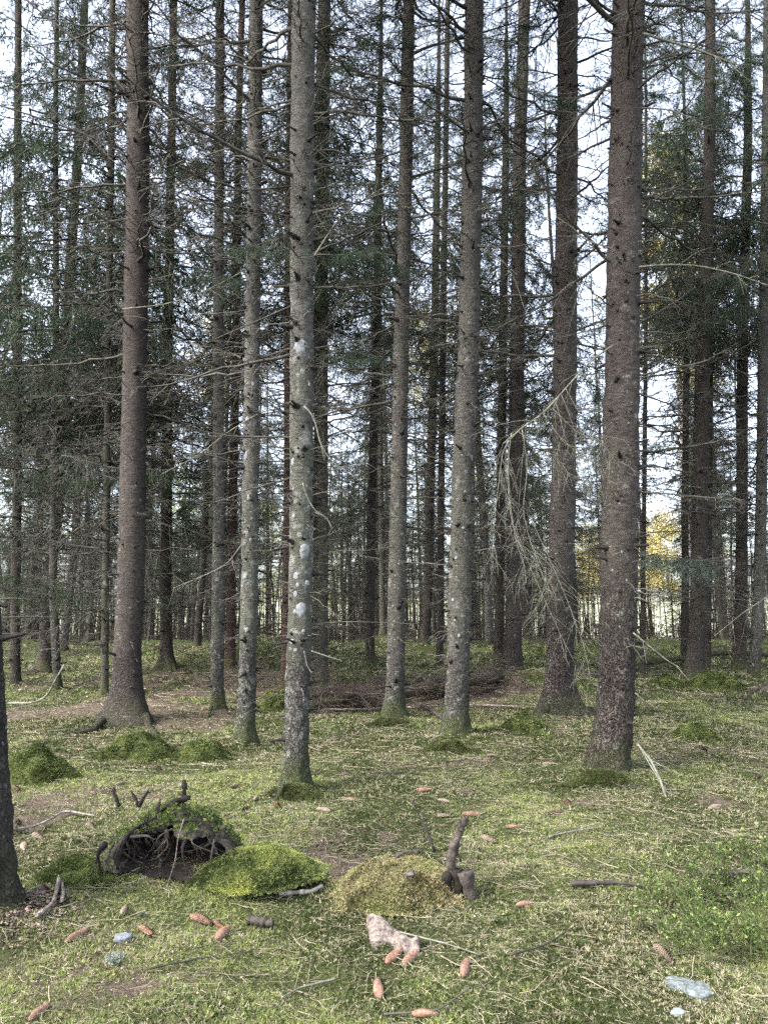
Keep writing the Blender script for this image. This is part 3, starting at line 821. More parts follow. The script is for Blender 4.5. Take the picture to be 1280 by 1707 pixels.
birch('golden birch seen just left of the thick scaly trunk at the wood edge', 985, 0, 58, 9.5, 3.5, 3.2, YEL, 3, 15000, .13)
birch('orange yellow birch crown far off between the two centre trunks', 712, 0, 60, 30, 24, 3.6, YEL, 4, 8000, .13)
birch('small yellow birch crown far off left of the slim grey spruce', 345, 0, 62, 31, 26, 3.0, YEL, 5, 6000, .13)
for i, (px, Y, H, R) in enumerate([(560, 66, 16, 4), (900, 64, 14, 4), (660, 70, 20, 4.5), (300, 66, 18, 4), (1180, 68, 16, 4), (60, 68, 18, 4), (450, 69, 14, 3.5), (790, 69, 18, 4)]):
    birch('pale green birch at the bright field edge, ' + ['right of the white patched spruce', 'by the split foot spruce', 'tallest, behind the grey green centre spruce', 'left of the slim straight grey spruce', 'behind the boulders at the right', 'behind the far left trunks', 'smaller, right of the pale lichened trunk', 'behind the spotted leaning spruce'][i], px, 0, Y, H, 3, R, YGR, 20 + i, 8000, .12)
    COL.objects[-1]
for o in COL.objects:
    if o.get('label', '').startswith('pale green birch'): o['group'] = 'pale green birches along the field edge'

# ------------------------------------------------------------------ undergrowth at the wood edge
rg = np.random.default_rng(18)
n = 42000
bx = rg.uniform(-60, 60, n); by = rg.uniform(50, 78, n)
dens = fbm(bx * .25, by * .25, s=12, o=3)
hh = np.clip(.8 + 4.5 * dens, .04, 4.5) * rg.random(n) ** .8
V, F = kites(np.stack([bx, by, ground_z(bx, by) + hh], 1), rg.normal(size=(n, 3)) + np.array([0, 0, .8]), .28, .11, rg)
c = np.array([(.06, .075, .035), (.10, .11, .05), (.14, .13, .07), (.04, .05, .025)])[rg.integers(4, size=n)]
mb = MB(); mb.add(V, F, 0, np.repeat(c, 4, 0))
n = 2300; tx_ = rg.uniform(-46, 46, n); ty_ = rg.uniform(46, 79, n); hs = rg.uniform(2, 11, n) * rg.random(n) ** .4; q = np.linspace(0, 1, 5)
k_ = np.abs(tx_ / ty_ - .375) > .012
tx_, ty_, hs = tx_[k_], ty_[k_], hs[k_]; n = len(tx_)
P = np.stack([tx_, ty_, ground_z(tx_, ty_) - .1], 1)[:, None] + q[None, :, None] * np.stack([rg.normal(0, .05, n) * hs, rg.normal(0, .05, n) * hs, hs], 1)[:, None]
P[:, 1:, :2] += rg.normal(0, .06, (n, 4, 2))
mb.add(*tubes(P, rg.uniform(.02, .06, n)[:, None] * (1 - .7 * q)[None], 4), 0, (.045, .04, .033))
nb2 = 2600; k2 = rg.integers(0, n, nb2); j2 = rg.integers(1, 4, nb2); b2 = P[k2, j2]; az2 = rg.uniform(0, 6.28, nb2)
P = b2[:, None] + (rg.uniform(.4, 1.6, nb2))[:, None, None] * q[None, :, None] * np.stack([np.cos(az2), np.sin(az2), rg.normal(.1, .4, nb2)], 1)[:, None]
mb.add(*tubes(P, .014 * (1 - .5 * q)[None] * np.ones((nb2, 1)), 3), 0, (.05, .045, .037))
tag(link('undergrowth', mb.mesh('undergrowth', [MOSS_TINT])), 'tangled saplings and low undergrowth along the edge of the wood', 'undergrowth', kind='stuff')

# ------------------------------------------------------------------ moss
MC = dict(bright=(.200, .232, .080), mid=(.105, .130, .052), dark=(.048, .062, .023), straw=(.27, .25, .16), tan=(.34, .27, .15), fresh=(.12, .22, .05))
def sprigs(B, size, cols, rng, leaves=6, Nrm=None, lo=.1, hi=1.3):
    n = len(B); size = np.broadcast_to(size, (n,))
    az = rng.uniform(0, 6.283, (n, 1)) + np.arange(leaves)[None] * 6.283 / leaves + rng.normal(0, .3, (n, leaves))
    el = rng.uniform(lo, hi, (n, leaves))
    D = np.stack([np.cos(az) * np.cos(el), np.sin(az) * np.cos(el), np.sin(el)], -1)
    if Nrm is not None: D = D + Nrm[:, None] * .6
    L = size[:, None] * rng.uniform(.6, 1.15, (n, leaves))
    V, F = kites(np.repeat(B, leaves, 0), D.reshape(-1, 3), L.ravel(), (L * .22).ravel(), rng)
    cols = cols * rng.uniform(.65, 1.35, (n, 1))
    c = np.repeat(np.repeat(cols, leaves, 0) * rng.uniform(.8, 1.2, (n * leaves, 1)), 4, 0)
    return V, F, c
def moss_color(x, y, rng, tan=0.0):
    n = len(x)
    a = fbm(x * 1.1, y * 1.1, s=61, o=3) + .35 * fbm(x * 6, y * 6, s=62, o=2) + rng.normal(0, .2, n) - .22 * smooth(6, 13, y)  # last term paints canopy shade: farther moss is pushed to darker tones
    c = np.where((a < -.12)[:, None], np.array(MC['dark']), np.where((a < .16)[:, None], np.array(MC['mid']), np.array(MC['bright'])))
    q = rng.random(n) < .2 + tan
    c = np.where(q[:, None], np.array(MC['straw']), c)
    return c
rg = np.random.default_rng(31)
mb = MB()
HOLES = []        # x, y, r: no moss sprouts here
for (y0, y1, dens, sz, lv) in [(2.0, 3.6, 13500, .0165, 7), (3.6, 5.2, 8500, .0185, 6), (5.2, 8, 4200, .023, 5), (8, 12, 1500, .033, 5), (12, 19, 420, .05, 4), (19, 30, 130, .08, 4)]:
    wmid = .66 * (y0 + y1) / 2 + .6
    n = int(dens * (y1 - y0) * 2 * wmid)
    y = rg.uniform(y0, y1, n); x = rg.uniform(-1, 1, n) * (.66 * y + .6)
    cv = moss_cover(x, y) + .25 * vnoise(x * 9, y * 9, s=5)
    keep = rg.random(n) < smooth(.12, .62, cv) * .97 + .03
    for T in TREES:
        keep &= (x - T['xy'][0]) ** 2 + (y - T['xy'][1]) ** 2 > (T['r'] * 1.1) ** 2
    x, y = x[keep], y[keep]
    B = np.stack([x, y, ground_z(x, y) - .002], 1)
    s_ = sz * (.55 + .7 * rg.random(len(x))) * (1 + .75 * fbm(x * 5, y * 5, s=77, o=3))
    tan = .25 * smooth(.0, .4, fbm(x * 1.7, y * 1.7, s=88, o=2))
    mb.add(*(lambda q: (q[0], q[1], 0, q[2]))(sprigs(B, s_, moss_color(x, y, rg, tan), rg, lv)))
tag(link('moss', mb.mesh('moss', [MOSS_TINT])), 'yellow green moss carpet covering the forest floor', 'moss', kind='stuff')

# ------------------------------------------------------------------ litter: straw, twigs, scales and fallen leaves
def sticks(B, az, L, R, rng, lift=.012, K=6, bend=.12, slope=.12):
    n = len(B); s = np.linspace(-.5, .5, K)
    d = np.stack([np.cos(az), np.sin(az), rng.normal(0, slope, n)], 1)
    pn = np.stack([-np.sin(az), np.cos(az), az * 0], 1)
    c = rng.normal(0, bend, n); w = rng.normal(0, .02, (n, K))
    P = B[:, None] + L[:, None, None] * (s[None, :, None] * d[:, None] + ((s ** 2)[None] * c[:, None] + w)[:, :, None] * pn[:, None])
    P[:, :, 2] = np.maximum(P[:, :, 2], ground_z(P[:, :, 0], P[:, :, 1]) + .003) + lift
    return P, R[:, None] * (1.1 - .5 * (s + .5))[None]
LC = np.array([(.31, .28, .20), (.24, .21, .15), (.11, .09, .065), (.27, .24, .17), (.07, .055, .04), (.17, .17, .11)])
rg = np.random.default_rng(41); mb = MB()
for (y0, y1, n, Lr, Rr) in [(2.1, 4, 6000, (.02, .13), (.0005, .0012)), (2.1, 5, 420, (.08, .3), (.0012, .0025)), (4, 7, 6000, (.03, .2), (.0007, .0018)), (7, 12, 4200, (.06, .4), (.0014, .003)), (12, 22, 2000, (.1, .7), (.003, .006))]:
    y = rg.uniform(y0, y1, n); x = rg.uniform(-1, 1, n) * (.57 * y + .4)
    B = np.stack([x, y, ground_z(x, y)], 1)
    P, R = sticks(B, rg.uniform(0, 6.283, n), rg.uniform(*Lr, n) * rg.random(n) ** .5, rg.uniform(*Rr, n), rg)
    V, F = tubes(P, R, 3)
    c = LC[rg.integers(len(LC), size=n)] * rg.uniform(.7, 1.1, (n, 1))
    mb.add(V, F, 0, np.repeat(c, 18, 0))
for i in range(120):
    arr = DEAD_SP_A[rg.integers(len(DEAD_SP_A))]; y = 3.2 + 12 * rg.random() ** 1.4; x = rg.uniform(-1, 1) * .56 * y
    V2 = place(arr, rg.uniform(0, 6.28), 0, rg.uniform(.12, .35) * (.7 + .08 * y), (x, y, 0), rg.uniform(0, 6.28)) 
    V2[:, 2] = ground_z(V2[:, 0], V2[:, 1]) + .008 + np.abs(V2[:, 2]) * .22
    join_into(mb, (V2, arr[1], arr[2], np.tile(LC[rg.integers(len(LC))] * .5, (len(V2), 1))), V2)
tag(link('twig_litter', mb.mesh('twig_litter', [LITTER_TINT])), 'pale straw and fine dead twigs strewn over the moss', 'twig litter', kind='stuff')
FC = np.array([(.32, .27, .20), (.17, .115, .085), (.11, .075, .05), (.28, .24, .185), (.075, .052, .04), (.19, .155, .11)])
mb = MB()
for (y0, y1, n, a, b) in [(2.1, 4, 8000, .005, .016), (4, 7, 15000, .006, .02), (7, 12, 26000, .012, .036), (12, 24, 14000, .025, .08)]:
    y = rg.uniform(y0, y1, n); x = rg.uniform(-1, 1, n) * (.57 * y + .4)
    cv = moss_cover(x, y); k = rg.random(n) < 1.15 - .8 * cv; x, y = x[k], y[k]; n = len(x)
    B = np.stack([x, y, ground_z(x, y) + rg.uniform(.004, .02, n)], 1)
    az = rg.uniform(0, 6.283, n); D = np.stack([np.cos(az), np.sin(az), rg.normal(0, .25, n)], 1)
    L_ = rg.uniform(a, b, n)
    up = np.array([0, 0, 1.0]) + rg.normal(0, .3, (n, 3))
    V, F = kites(B, D, L_, L_ * rg.uniform(.2, .55, n), rg, up)
    c = FC[rg.integers(len(FC), size=n)] * rg.uniform(.6, 1.1, (n, 1))
    mb.add(V, F, 0, np.repeat(c, 4, 0))
tag(link('leaf_litter', mb.mesh('leaf_litter', [LITTER_TINT])), 'brown and pale flakes of fallen leaves and cone scales on the ground', 'leaf litter', kind='stuff')

# ------------------------------------------------------------------ moss hummocks, boulders, old stumps
def dome(cx, cy, rx, ry, h, rng, mats, name, label, cat, n_sp, sp_size, cols, group=None, power=.55, rough=.42, extra=None, leaves=6, sink=.03, seed=0):
    z0 = float(ground_z(cx, cy)) - sink
    A, Rn = 56, 18
    th = np.arange(A) * 2 * math.pi / A; rho = np.linspace(0, 1, Rn) ** .8
    def surf(rh, t):
        edge = 1 + .35 * fbm(np.cos(t) * 1.7 + seed * 7.1, np.sin(t) * 1.7, s=seed, o=2)
        x = np.cos(t) * rh * rx * edge * 1.12; y = np.sin(t) * rh * ry * edge * 1.12
        z = (h + sink) * (.45 * np.clip(1 - rh ** 2.2, 0, 1) ** power + .55 * np.clip(1 - rh ** 2, 0, 1) ** 1.3) * (1 + rough * fbm(x / rx * 2.2, y / ry * 2.2, s=seed + 3, o=5))
        return x, y, z
    TH, RH = np.meshgrid(th, rho)
    x, y, z = surf(RH, TH)
    if extra is not None: x, y, z = extra(x, y, z)
    idx = np.arange(A * Rn).reshape(Rn, A); a, b = idx[:-1], idx[1:]
    F = np.stack([a, b, np.roll(b, -1, 1), np.roll(a, -1, 1)], -1).reshape(-1, 4)
    mb = MB(); mb.add(np.stack([x, y, z], -1).reshape(-1, 3), F, 0, (.05, .058, .02))
    n_sp = int(n_sp * 2.3); sp_size = sp_size * .76; u = rng.random(n_sp) ** .55 * 1.28; t = rng.uniform(0, 6.283, n_sp)
    X, Y, Z = surf(u, t); Z = np.maximum(Z, ground_z(cx + X, cy + Y) - z0)
    if extra is not None: X, Y, Z = extra(X, Y, Z)
    Nn = unit(np.stack([X / rx ** 2, Y / ry ** 2, Z / (h * h + 1e-6) * .6 + .3], 1))
    cc = np.array(cols)
    a_ = fbm(X * 9 + cx, Y * 9, Z * 9, s=seed, o=3) + rng.normal(0, .25, n_sp)
    c = cc[np.clip(((a_ + .55) / 1.1 * len(cc)).astype(int), 0, len(cc) - 1)]
    keep = rng.random(n_sp) > smooth(.82, 1.25, u) * .97
    V, F2, c2 = sprigs(np.stack([X, Y, Z], 1)[keep], sp_size * rng.uniform(.7, 1.2, keep.sum()), c[keep], rng, leaves, Nn[keep])
    mb.add(V, F2, 1, c2)
    o = link(name, mb.mesh(name, mats, True), None, (cx, cy, z0))
    if cat: tag(o, label, cat, group)
    return o, z0
def spot(px, py, wpx):
    b = hit(px, py); return b[0], b[1], wpx * b[1] / FPX
MOSS_BASE = tinted('moss_ground', 0.0, jitter=.7)
G3 = [MC['dark'], MC['dark'], MC['mid'], MC['mid'], MC['bright']]
G4 = [MC['dark'], MC['mid'], MC['bright'], MC['bright'], (.30, .32, .09)]
rg = np.random.default_rng(55)
def hummock(label, px, py, wpx, h, n, sz, cols=G3, ratio=.75, seed=0, cat='moss hummock', name='moss_hummock', group=None, power=.55):
    x, y, w = spot(px, py, wpx)
    return dome(x, y + w * ratio * .4, w * .55, w * ratio * .5, h, rg, [MOSS_BASE, MOSS_TINT], name, label, cat, n, sz, cols, group, power=power, seed=seed)
hummock('large round dark green moss hummock at the foot of the thick smooth brown spruce', 219, 1268, 112, .23, 3800, .030, G3, seed=1)
hummock('smaller green moss hummock between the big round one and the pale lichened trunk', 331, 1272, 84, .17, 2600, .028, G3, seed=2)
hummock('dark moss hummock by the left edge next to the edge trunk', 46, 1310, 104, .24, 3600, .028, G3, seed=3)
hummock('small bright moss covered stone behind the white patched spruce', 456, 1184, 52, .24, 1500, .035, G4, .8, seed=4, cat='mossy stone', name='mossy_stone')
hummock('long low mossy boulder right of the dark grey spruce at the right', 1196, 1150, 78, .22, 1800, .04, G3, seed=5, cat='mossy stone', name='mossy_stone')
hummock('small mossy boulder left of the dark grey spruce at the right', 1114, 1142, 46, .15, 900, .04, G3, seed=6, cat='mossy stone', name='mossy_stone')
hummock('little mossy stone in front of the dark trunk near the right edge', 1228, 1150, 34, .15, 700, .04, G3, seed=7, cat='mossy stone', name='mossy_stone')
hummock('low moss hummock in the open right of the thick scaly barked spruce', 1162, 1236, 70, .13, 1900, .03, G3, seed=8)
hummock('moss hummock at the left foot of the spruce with the split foot', 878, 1220, 62, .16, 1900, .032, G3, seed=9)
hummock('bright yellow green moss hummock right of the dark hollow stump', 420, 1496, 164, .12, 9500, .021, G4, .8, seed=10, power=.8)
hummock('low green moss cushion left of the dark hollow stump', 118, 1478, 130, .09, 5200, .021, G3, .7, seed=11, power=.8)
hummock('mossy foot cushion in front of the spotted grey leaning spruce', 745, 1256, 74, .10, 2200, .03, [MC['dark'], MC['dark'], (.075, .07, .035), MC['mid']], .6, seed=12, power=.8)
hummock('mossy foot cushion around the grey green spruce by the white pole', 652, 1212, 62, .08, 1700, .032, [MC['dark'], MC['dark'], (.075, .07, .035), MC['mid']], .6, seed=13, power=.8)
hummock('mossy foot cushion under the thickest scaly barked spruce', 1015, 1312, 96, .075, 2600, .026, [MC['dark'], MC['dark'], (.075, .07, .035), MC['mid']], .6, seed=14, power=.8)
hummock('mossy foot cushion under the white patched spruce', 488, 1336, 76, .07, 2200, .026, [MC['dark'], MC['dark'], (.075, .07, .035), MC['mid']], .6, seed=15, power=.8)

def wpath(pts, Y=None, lift=0.0, n=14):
    """photograph points laid on the ground (or at a distance Y) as a smooth path"""
    out = []
    for i, p in enumerate(pts):
        if len(p) == 3: out.append(at(p[0], p[1], p[2]))
        elif Y is not None: out.append(at(p[0], p[1], Y))
        else:
            q = hit(p[0], p[1]); q[2] += lift; out.append(q)
    return resample(out, n)
def knobbly(P, r0, r1, mat, name, parent=None, S=8, seed=0, rough=.25, label=None, twigs=0, tl=.2, tmat=None, hang=.1, n3=2, spread=1.0):
    P = np.asarray(P, float); r = np.random.default_rng(seed + 900)
    org = P[0].copy(); Q = P - org; K = len(Q)
    R = np.linspace(r0, r1, K) * (1 + rough * r.normal(0, .5, K))
    mb = MB(); V, F = capped(Q, R, S)
    V = V + (min(r0, r1) * rough) * np.stack([vnoise(V[:, 0] / r0 * .8, V[:, 1] / r0 * .8, V[:, 2] / r0 * .8, s=seed + j) for j in range(3)], 1)
    mb.add(V, F, 0)
    if twigs:
        u = r.uniform(.12, 1, twigs) * (K - 1); j = np.minimum(u.astype(int), K - 2); f = (u - j)[:, None]
        b = Q[j] * (1 - f) + Q[j + 1] * f; T0 = unit(Q[j + 1] - Q[j])
        d = unit(T0 * .7 + unit(np.cross(T0, r.normal(size=(twigs, 3)))) * spread - np.array([0, 0, hang]))
        L = tl * r.uniform(.3, 1.2, twigs); s = np.linspace(0, 1, 6)
        P2 = b[:, None] + L[:, None, None] * (s[None, :, None] * d[:, None] + (s ** 2)[None, :, None] * (r.normal(0, .18, (twigs, 1, 3)) - np.array([0, 0, hang])))
        mb.add(*tubes(P2, max(min(r1 * .7, .004), .0016) * (1 - .6 * s)[None] * np.ones((twigs, 1)), 4), 0)
        m_ = twigs * n3
        if m_:
            src = np.repeat(np.arange(twigs), n3); u = r.uniform(.2, 1, m_) * 5; j = np.minimum(u.astype(int), 4); f = (u - j)[:, None]
            b3 = P2[src, j] * (1 - f) + P2[src, j + 1] * f; T3 = unit(P2[src, j + 1] - P2[src, j])
            d3 = unit(T3 + unit(np.cross(T3, r.normal(size=(m_, 3)))) * .8 - np.array([0, 0, hang]))
            s3 = np.linspace(0, 1, 4)
            P3 = b3[:, None] + (L[src] * .35 * r.uniform(.4, 1.2, m_))[:, None, None] * (s3[None, :, None] * d3[:, None] - (s3 ** 2)[None, :, None] * np.array([0, 0, hang]))
            mb.add(*tubes(P3, .0014 * (1 - .4 * s3)[None] * np.ones((m_, 1)), 3), 0)
    if parent is None: loc = org
    else:
        pl = parent.location; q = parent.parent
        loc = org - np.array(pl)
        while q is not None: loc = loc - np.array(q.location); q = q.parent
    return link(name, mb.mesh(name, [mat], True), parent, loc, label)

# the hollow stump at the left: a mossy shell over a black cavity
sx, sy, sw = spot(275, 1462, 208)
HR = dict(rx=sw * .52, ry=.27, h=.24)
def hollow(x, y, z):
    fx = (x - .01) / (HR['rx'] * .74); fz = (z - .085) / .105
    d = fx ** 2 + fz ** 2
    inside = (y < .02) & (z > .0)
    d = d + .55 * fbm(x * 11, z * 11, s=14, o=3)
    k = np.where(inside, np.clip(1.15 - d, 0, 1) ** .5, 0)
    y2 = y + k * .30 * (1 + .25 * vnoise(x * 30, z * 30, s=4)); z2 = z - k * .03
    return x + k * .02 * vnoise(x * 40, z * 40, s=9), y2, z2
stump = thing('hollow_stump', 'rotten mossy stump with a black hollow and charred looking root prongs at the left', 'tree stump', (sx, sy + .20, float(ground_z(sx, sy + .2)) - .02))
def stump_shell():
    A, Rn = 110, 34
    th = np.arange(A) * 2 * math.pi / A; rho = np.linspace(0, 1, Rn) ** .7
    TH, RH = np.meshgrid(th, rho)
    ed = 1 + .3 * fbm(np.cos(TH) * 2, np.sin(TH) * 2, s=3, o=3)
    x = np.cos(TH) * RH * HR['rx'] * ed; y = np.sin(TH) * RH * HR['ry'] * ed
    z = HR['h'] * np.clip(1 - RH ** 3, 0, 1) ** .5 * (1 + .55 * fbm(x * 8, y * 8, s=6, o=4)) * (1 - .25 * smooth(0, HR['rx'], -x))
    return x, y, z
x, y, z = stump_shell(); x2, y2, z2 = hollow(x, y, z)
dep = (y2 - y)
jit = .012 * np.stack([fbm(x * 30, y * 30, z * 30, s=j, o=3) for j in (1, 2, 3)])
x2, y2, z2 = x2 + jit[0], y2 + jit[1], z2 + jit[2]
A, Rn = 110, 34
idx = np.arange(A * Rn).reshape(Rn, A); a, b = idx[:-1], idx[1:]
F = np.stack([a, b, np.roll(b, -1, 1), np.roll(a, -1, 1)], -1).reshape(-1, 4)
dk = dep.ravel()[F].mean(1) > .03
front = (y2.ravel()[F].mean(1) < -.05)
mb = MB(); V = np.stack([x2, y2, z2], -1).reshape(-1, 3)
mb.add(V, F[dk], 0); mb.add(V, F[~dk & front], 1); mb.add(V, F[~dk & ~front], 1)
link('shell', mb.mesh('shell', [BLACK_PEAT, ROTTEN], True), stump)
rg = np.random.default_rng(61); n = 5200
xi = rg.random(n); vi = V; fid = rg.integers(len(F), size=n)
fid = fid[~dk[fid]]
cen = V[F[fid]].mean(1) + rg.normal(0, .006, (len(fid), 3))
keep = (cen[:, 2] > .14 + .05 * rg.random(len(cen))) | (cen[:, 1] > -.02) | (cen[:, 0] < -.27)
keep &= ~((cen[:, 0] > .0) & (cen[:, 2] > .12) & (rg.random(len(cen)) < .45) & (cen[:, 1] < .05))
cen = cen[keep]
cc = np.array([MC['mid'], (.13, .20, .05), MC['bright'], MC['dark']])[rg.integers(4, size=len(cen))]
mb = MB(); V3, F3, c3 = sprigs(cen, .021 * rg.uniform(.7, 1.2, len(cen)), cc, rg, 6, np.tile([0, 0, 1.0], (len(cen), 1))); mb.add(V3, F3, 0, c3)
link('moss_cover', mb.mesh('moss_cover', [MOSS_TINT]), stump)
sY = sy + .05
for i, (pts, r0, r1, Yd) in enumerate([
    ([(200, 1345), (193, 1330), (190, 1315)], .013, .008, sY + .25), ([(186, 1318), (191, 1312)], .011, .008, sY + .25),
    ([(232, 1345), (226, 1330), (218, 1318)], .014, .006, sY + .3), ([(232, 1345), (240, 1328), (248, 1318)], .014, .007, sY + .3),
    ([(262, 1362), (264, 1340), (268, 1332)], .012, .007, sY + .1), ([(255, 1365), (275, 1345), (300, 1332), (318, 1330)], .013, .016, sY + .15),
    ([(306, 1335), (308, 1320), (308, 1302)], .015, .014, sY + .18), ([(368, 1402), (372, 1390), (373, 1376)], .014, .012, sY + .05),
    ([(196, 1450), (205, 1400), (225, 1378), (262, 1362)], .012, .02, sY - .06), ([(232, 1462), (275, 1440), (290, 1410), (275, 1375)], .014, .011, sY + .02),
    ([(205, 1420), (240, 1445), (285, 1455), (330, 1450)], .016, .011, sY + .04), ([(300, 1370), (335, 1362), (360, 1390), (352, 1430)], .014, .017, sY - .02),
    ([(285, 1380), (310, 1410), (300, 1450)], .012, .008, sY + .06), ([(240, 1372), (262, 1385), (268, 1410)], .009, .006, sY + .03),
    ([(215, 1385), (228, 1410), (222, 1440)], .010, .006, sY + .0)]):
    knobbly(wpath(pts, Yd, n=9), r0 * (.95 if i < 8 else .6), r1 * (.95 if i < 8 else .5), ROTTEN if i % 3 == 1 else STUB, 'root', stump, 8, 40 + i, .5, None, 0 if i < 8 else 12, .07)
rr_ = np.random.default_rng(123)
for i in range(18):
    a0 = rr_.uniform(-.32, .32); zt_ = .10 + .13 * math.sqrt(max(0, 1 - (a0 / .36) ** 2)); p0 = np.array([sx + a0, sy + rr_.uniform(-.06, .04), stump.location.z + zt_ * rr_.uniform(.8, 1.05)])
    e = p0 + np.array([rr_.normal(0, .12), rr_.uniform(-.05, .08), -rr_.uniform(.04, .2)]); mdl = (p0 + e) / 2 + np.array([rr_.normal(0, .04), -rr_.uniform(0, .05), rr_.uniform(-.02, .05)])
    knobbly(resample([p0, mdl, e], 9), rr_.uniform(.003, .012), .002, [STUB, ROTTEN, TWIG_DARK][i % 3], 'root', stump, 6, 400 + i, .4, None, 4, .05)
knobbly(wpath([(307, 1365), (296, 1400), (294, 1430), (279, 1478)], sY - .13), .0035, .002, PALEWOOD, 'twig', None, 6, 3, .1)
tag(COL.objects[-1] if False else [o for o in COL.objects if o.name == 'twig'][0], 'bent pale twig hanging in front of the black hollow stump', 'twig')

# the second stump: tan moss cushion with an upright dark root and a sawn log end
tx, ty, tw = spot(668, 1516, 200)
st2 = thing('mossy_stump', 'old stump under tan dry moss with an upright dark root and a dark log end', 'tree stump', (tx, ty + .17, float(ground_z(tx, ty + .17)) - .02))
o, _ = dome(tx + .03, ty + .16, tw * .47, .19, .155, rg, [MOSS_BASE, MOSS_TINT], 'moss_cushion', None, None, 7500, .020,
            [(.08, .07, .035), (.20, .17, .09), (.31, .27, .16), (.33, .30, .16), (.24, .24, .11), (.20, .21, .08)], power=.6, seed=21, rough=.35)
o.parent = st2; o.location = (0, 0, 0)
tY = ty + .12
knobbly(wpath([(752, 1462), (750, 1430), (758, 1405), (770, 1382), (764, 1366)], tY, n=12), .027, .017, ROTTEN, 'root', st2, 10, 71, .5)
knobbly(wpath([(766, 1384), (772, 1374), (776, 1364)], tY, n=6), .018, .015, ROTTEN, 'root', st2, 9, 72, .4)
knobbly(wpath([(752, 1425), (765, 1420), (768, 1436)], tY, n=6), .006, .006, TWIG_DARK, 'root', st2, 6, 73, .2)
knobbly(wpath([(724, 1420), (712, 1385), (700, 1362), (684, 1330)], tY + .05, n=10), .009, .0035, TWIG_DARK, 'root', st2, 8, 74, .2)
knobbly(wpath([(776, 1452), (780, 1480), (786, 1508)], tY - .04, n=8), .034, .031, ROTTEN, 'log_end', st2, 14, 75, .25)
knobbly(wpath([(744, 1455), (748, 1480), (752, 1512)], tY - .02, n=8), .022, .026, BLACK_PEAT, 'root', st2, 12, 76, .4)
knobbly(wpath([(762, 1450), (764, 1480), (768, 1515)], tY - .02, n=8), .020, .024, BLACK_PEAT, 'root', st2, 12, 77, .4)
knobbly(wpath([(660, 1428), (675, 1418), (700, 1420)], tY + .1, n=8), .012, .010, ROTTEN, 'root', st2, 8, 78, .4)

# stones
def stone(label, px, py, wpx, h, col1, col2, seed, ratio=.7):
    x, y, w = spot(px, py, wpx)
    r = np.random.default_rng(seed)
    A, Rn = 36, 22; th = np.arange(A) * 2 * math.pi / A; ph = np.linspace(0, math.pi, Rn)
    TH, PH = np.meshgrid(th, ph)
    d = np.stack([np.cos(TH) * np.sin(PH), np.sin(TH) * np.sin(PH), np.cos(PH)], -1)
    k = 1 + .42 * fbm(d[..., 0] * 1.9 + seed, d[..., 1] * 1.6, d[..., 2] * 1.6, s=seed, o=4)
    P = d * k[..., None]; P = np.sign(P) * np.abs(P) ** .85 * np.array([w / 2, w / 2 * ratio, h])
    idx = np.arange(A * Rn).reshape(Rn, A); a, b = idx[:-1], idx[1:]
    F = np.stack([a, b, np.roll(b, -1, 1), np.roll(a, -1, 1)], -1).reshape(-1, 4)
    mb = MB(); mb.add(P.reshape(-1, 3), F)
    o = link('stone', mb.mesh('stone', [flat('stone_surface_%d' % seed, col1, col2, 45, .85, .004)], True), None, (x, y, float(ground_z(x, y)) + h * .15))
    o.rotation_euler = (0, 0, r.uniform(-.4, .4))
    return tag(o, label, 'stone')
stone('pale blue grey stone showing through the bright moss at the lower right', 1146, 1652, 84, .026, (.04, .05, .045), (.16, .18, .185), 3, .7)
stone('small blue grey stone between two cones at the lower left', 205, 1566, 30, .022, (.06, .07, .08), (.16, .17, .19), 4)
stone('tiny grey stone below the pale blue stone', 1130, 1690, 24, .014, (.10, .12, .13), (.2, .24, .25), 5)
stone('small violet grey stone set in the tan moss of the stump', 680, 1462, 18, .010, (.04, .036, .042), (.13, .12, .135), 6)
COLs = [o for o in COL.objects if o.get('label', '').startswith('small violet')][0]
COLs.location = tuple(at(680, 1457, ty + .08))

# ------------------------------------------------------------------ fallen wood
def fallen(name, label, cat, pts, r0, r1, mat, seed, twigs=0, tl=.15, lift=None, S=9, rough=.2, hang=0.0, n=16, Y=None, group=None, n3=1):
    o = knobbly(wpath(pts, Y, lift=r0 * .8 if lift is None else lift, n=n), r0, r1, mat, name, None, S, seed, rough, None, twigs, tl, None, hang, n3)
    return tag(o, label, cat, group)
BIRCHY = flat('birch_twig', (.035, .03, .027), (.26, .245, .215), 30, .75)
fallen('long_pole', 'long thin white pole lying across the wood behind the middle trunks', 'fallen pole', [(395, 1180), (430, 1182), (560, 1189), (640, 1187), (700, 1184), (780, 1180), (868, 1184)], .022, .014, PALEWOOD, 1, lift=.05, n=30)
fallen('broken_stick', 'broken stick with a splintered end leaning at the spotted grey trunk', 'stick', [(700, 1180), (722, 1194), (742, 1208)], .03, .022, ROTTEN, 2, lift=.06)
fallen('white_branch', 'curved white birch branch on the moss beside the left edge trunk', 'fallen branch', [(12, 1392), (50, 1388), (80, 1376), (108, 1358), (130, 1362), (158, 1367)], .009, .006, BIRCHY, 3, lift=.03, n=20)
fallen('birch_stick', 'short white birch stick left of the tan mossy stump', 'stick', [(465, 1496), (500, 1494), (520, 1493), (537, 1484)], .012, .011, BIRCHY, 4, lift=.02)
fallen('dark_branch', 'dark bark branch lying on the moss at the right', 'fallen branch', [(952, 1482), (990, 1482), (1030, 1481), (1080, 1488)], .015, .006, TWIG_DARK, 5, 10, .08, lift=.03)
fallen('grey_branch', 'grey branch lying behind the bilberry plants at the right edge', 'fallen branch', [(1145, 1463), (1180, 1460), (1220, 1462), (1275, 1455)], .013, .010, TWIG, 6, 8, .12, lift=.02)
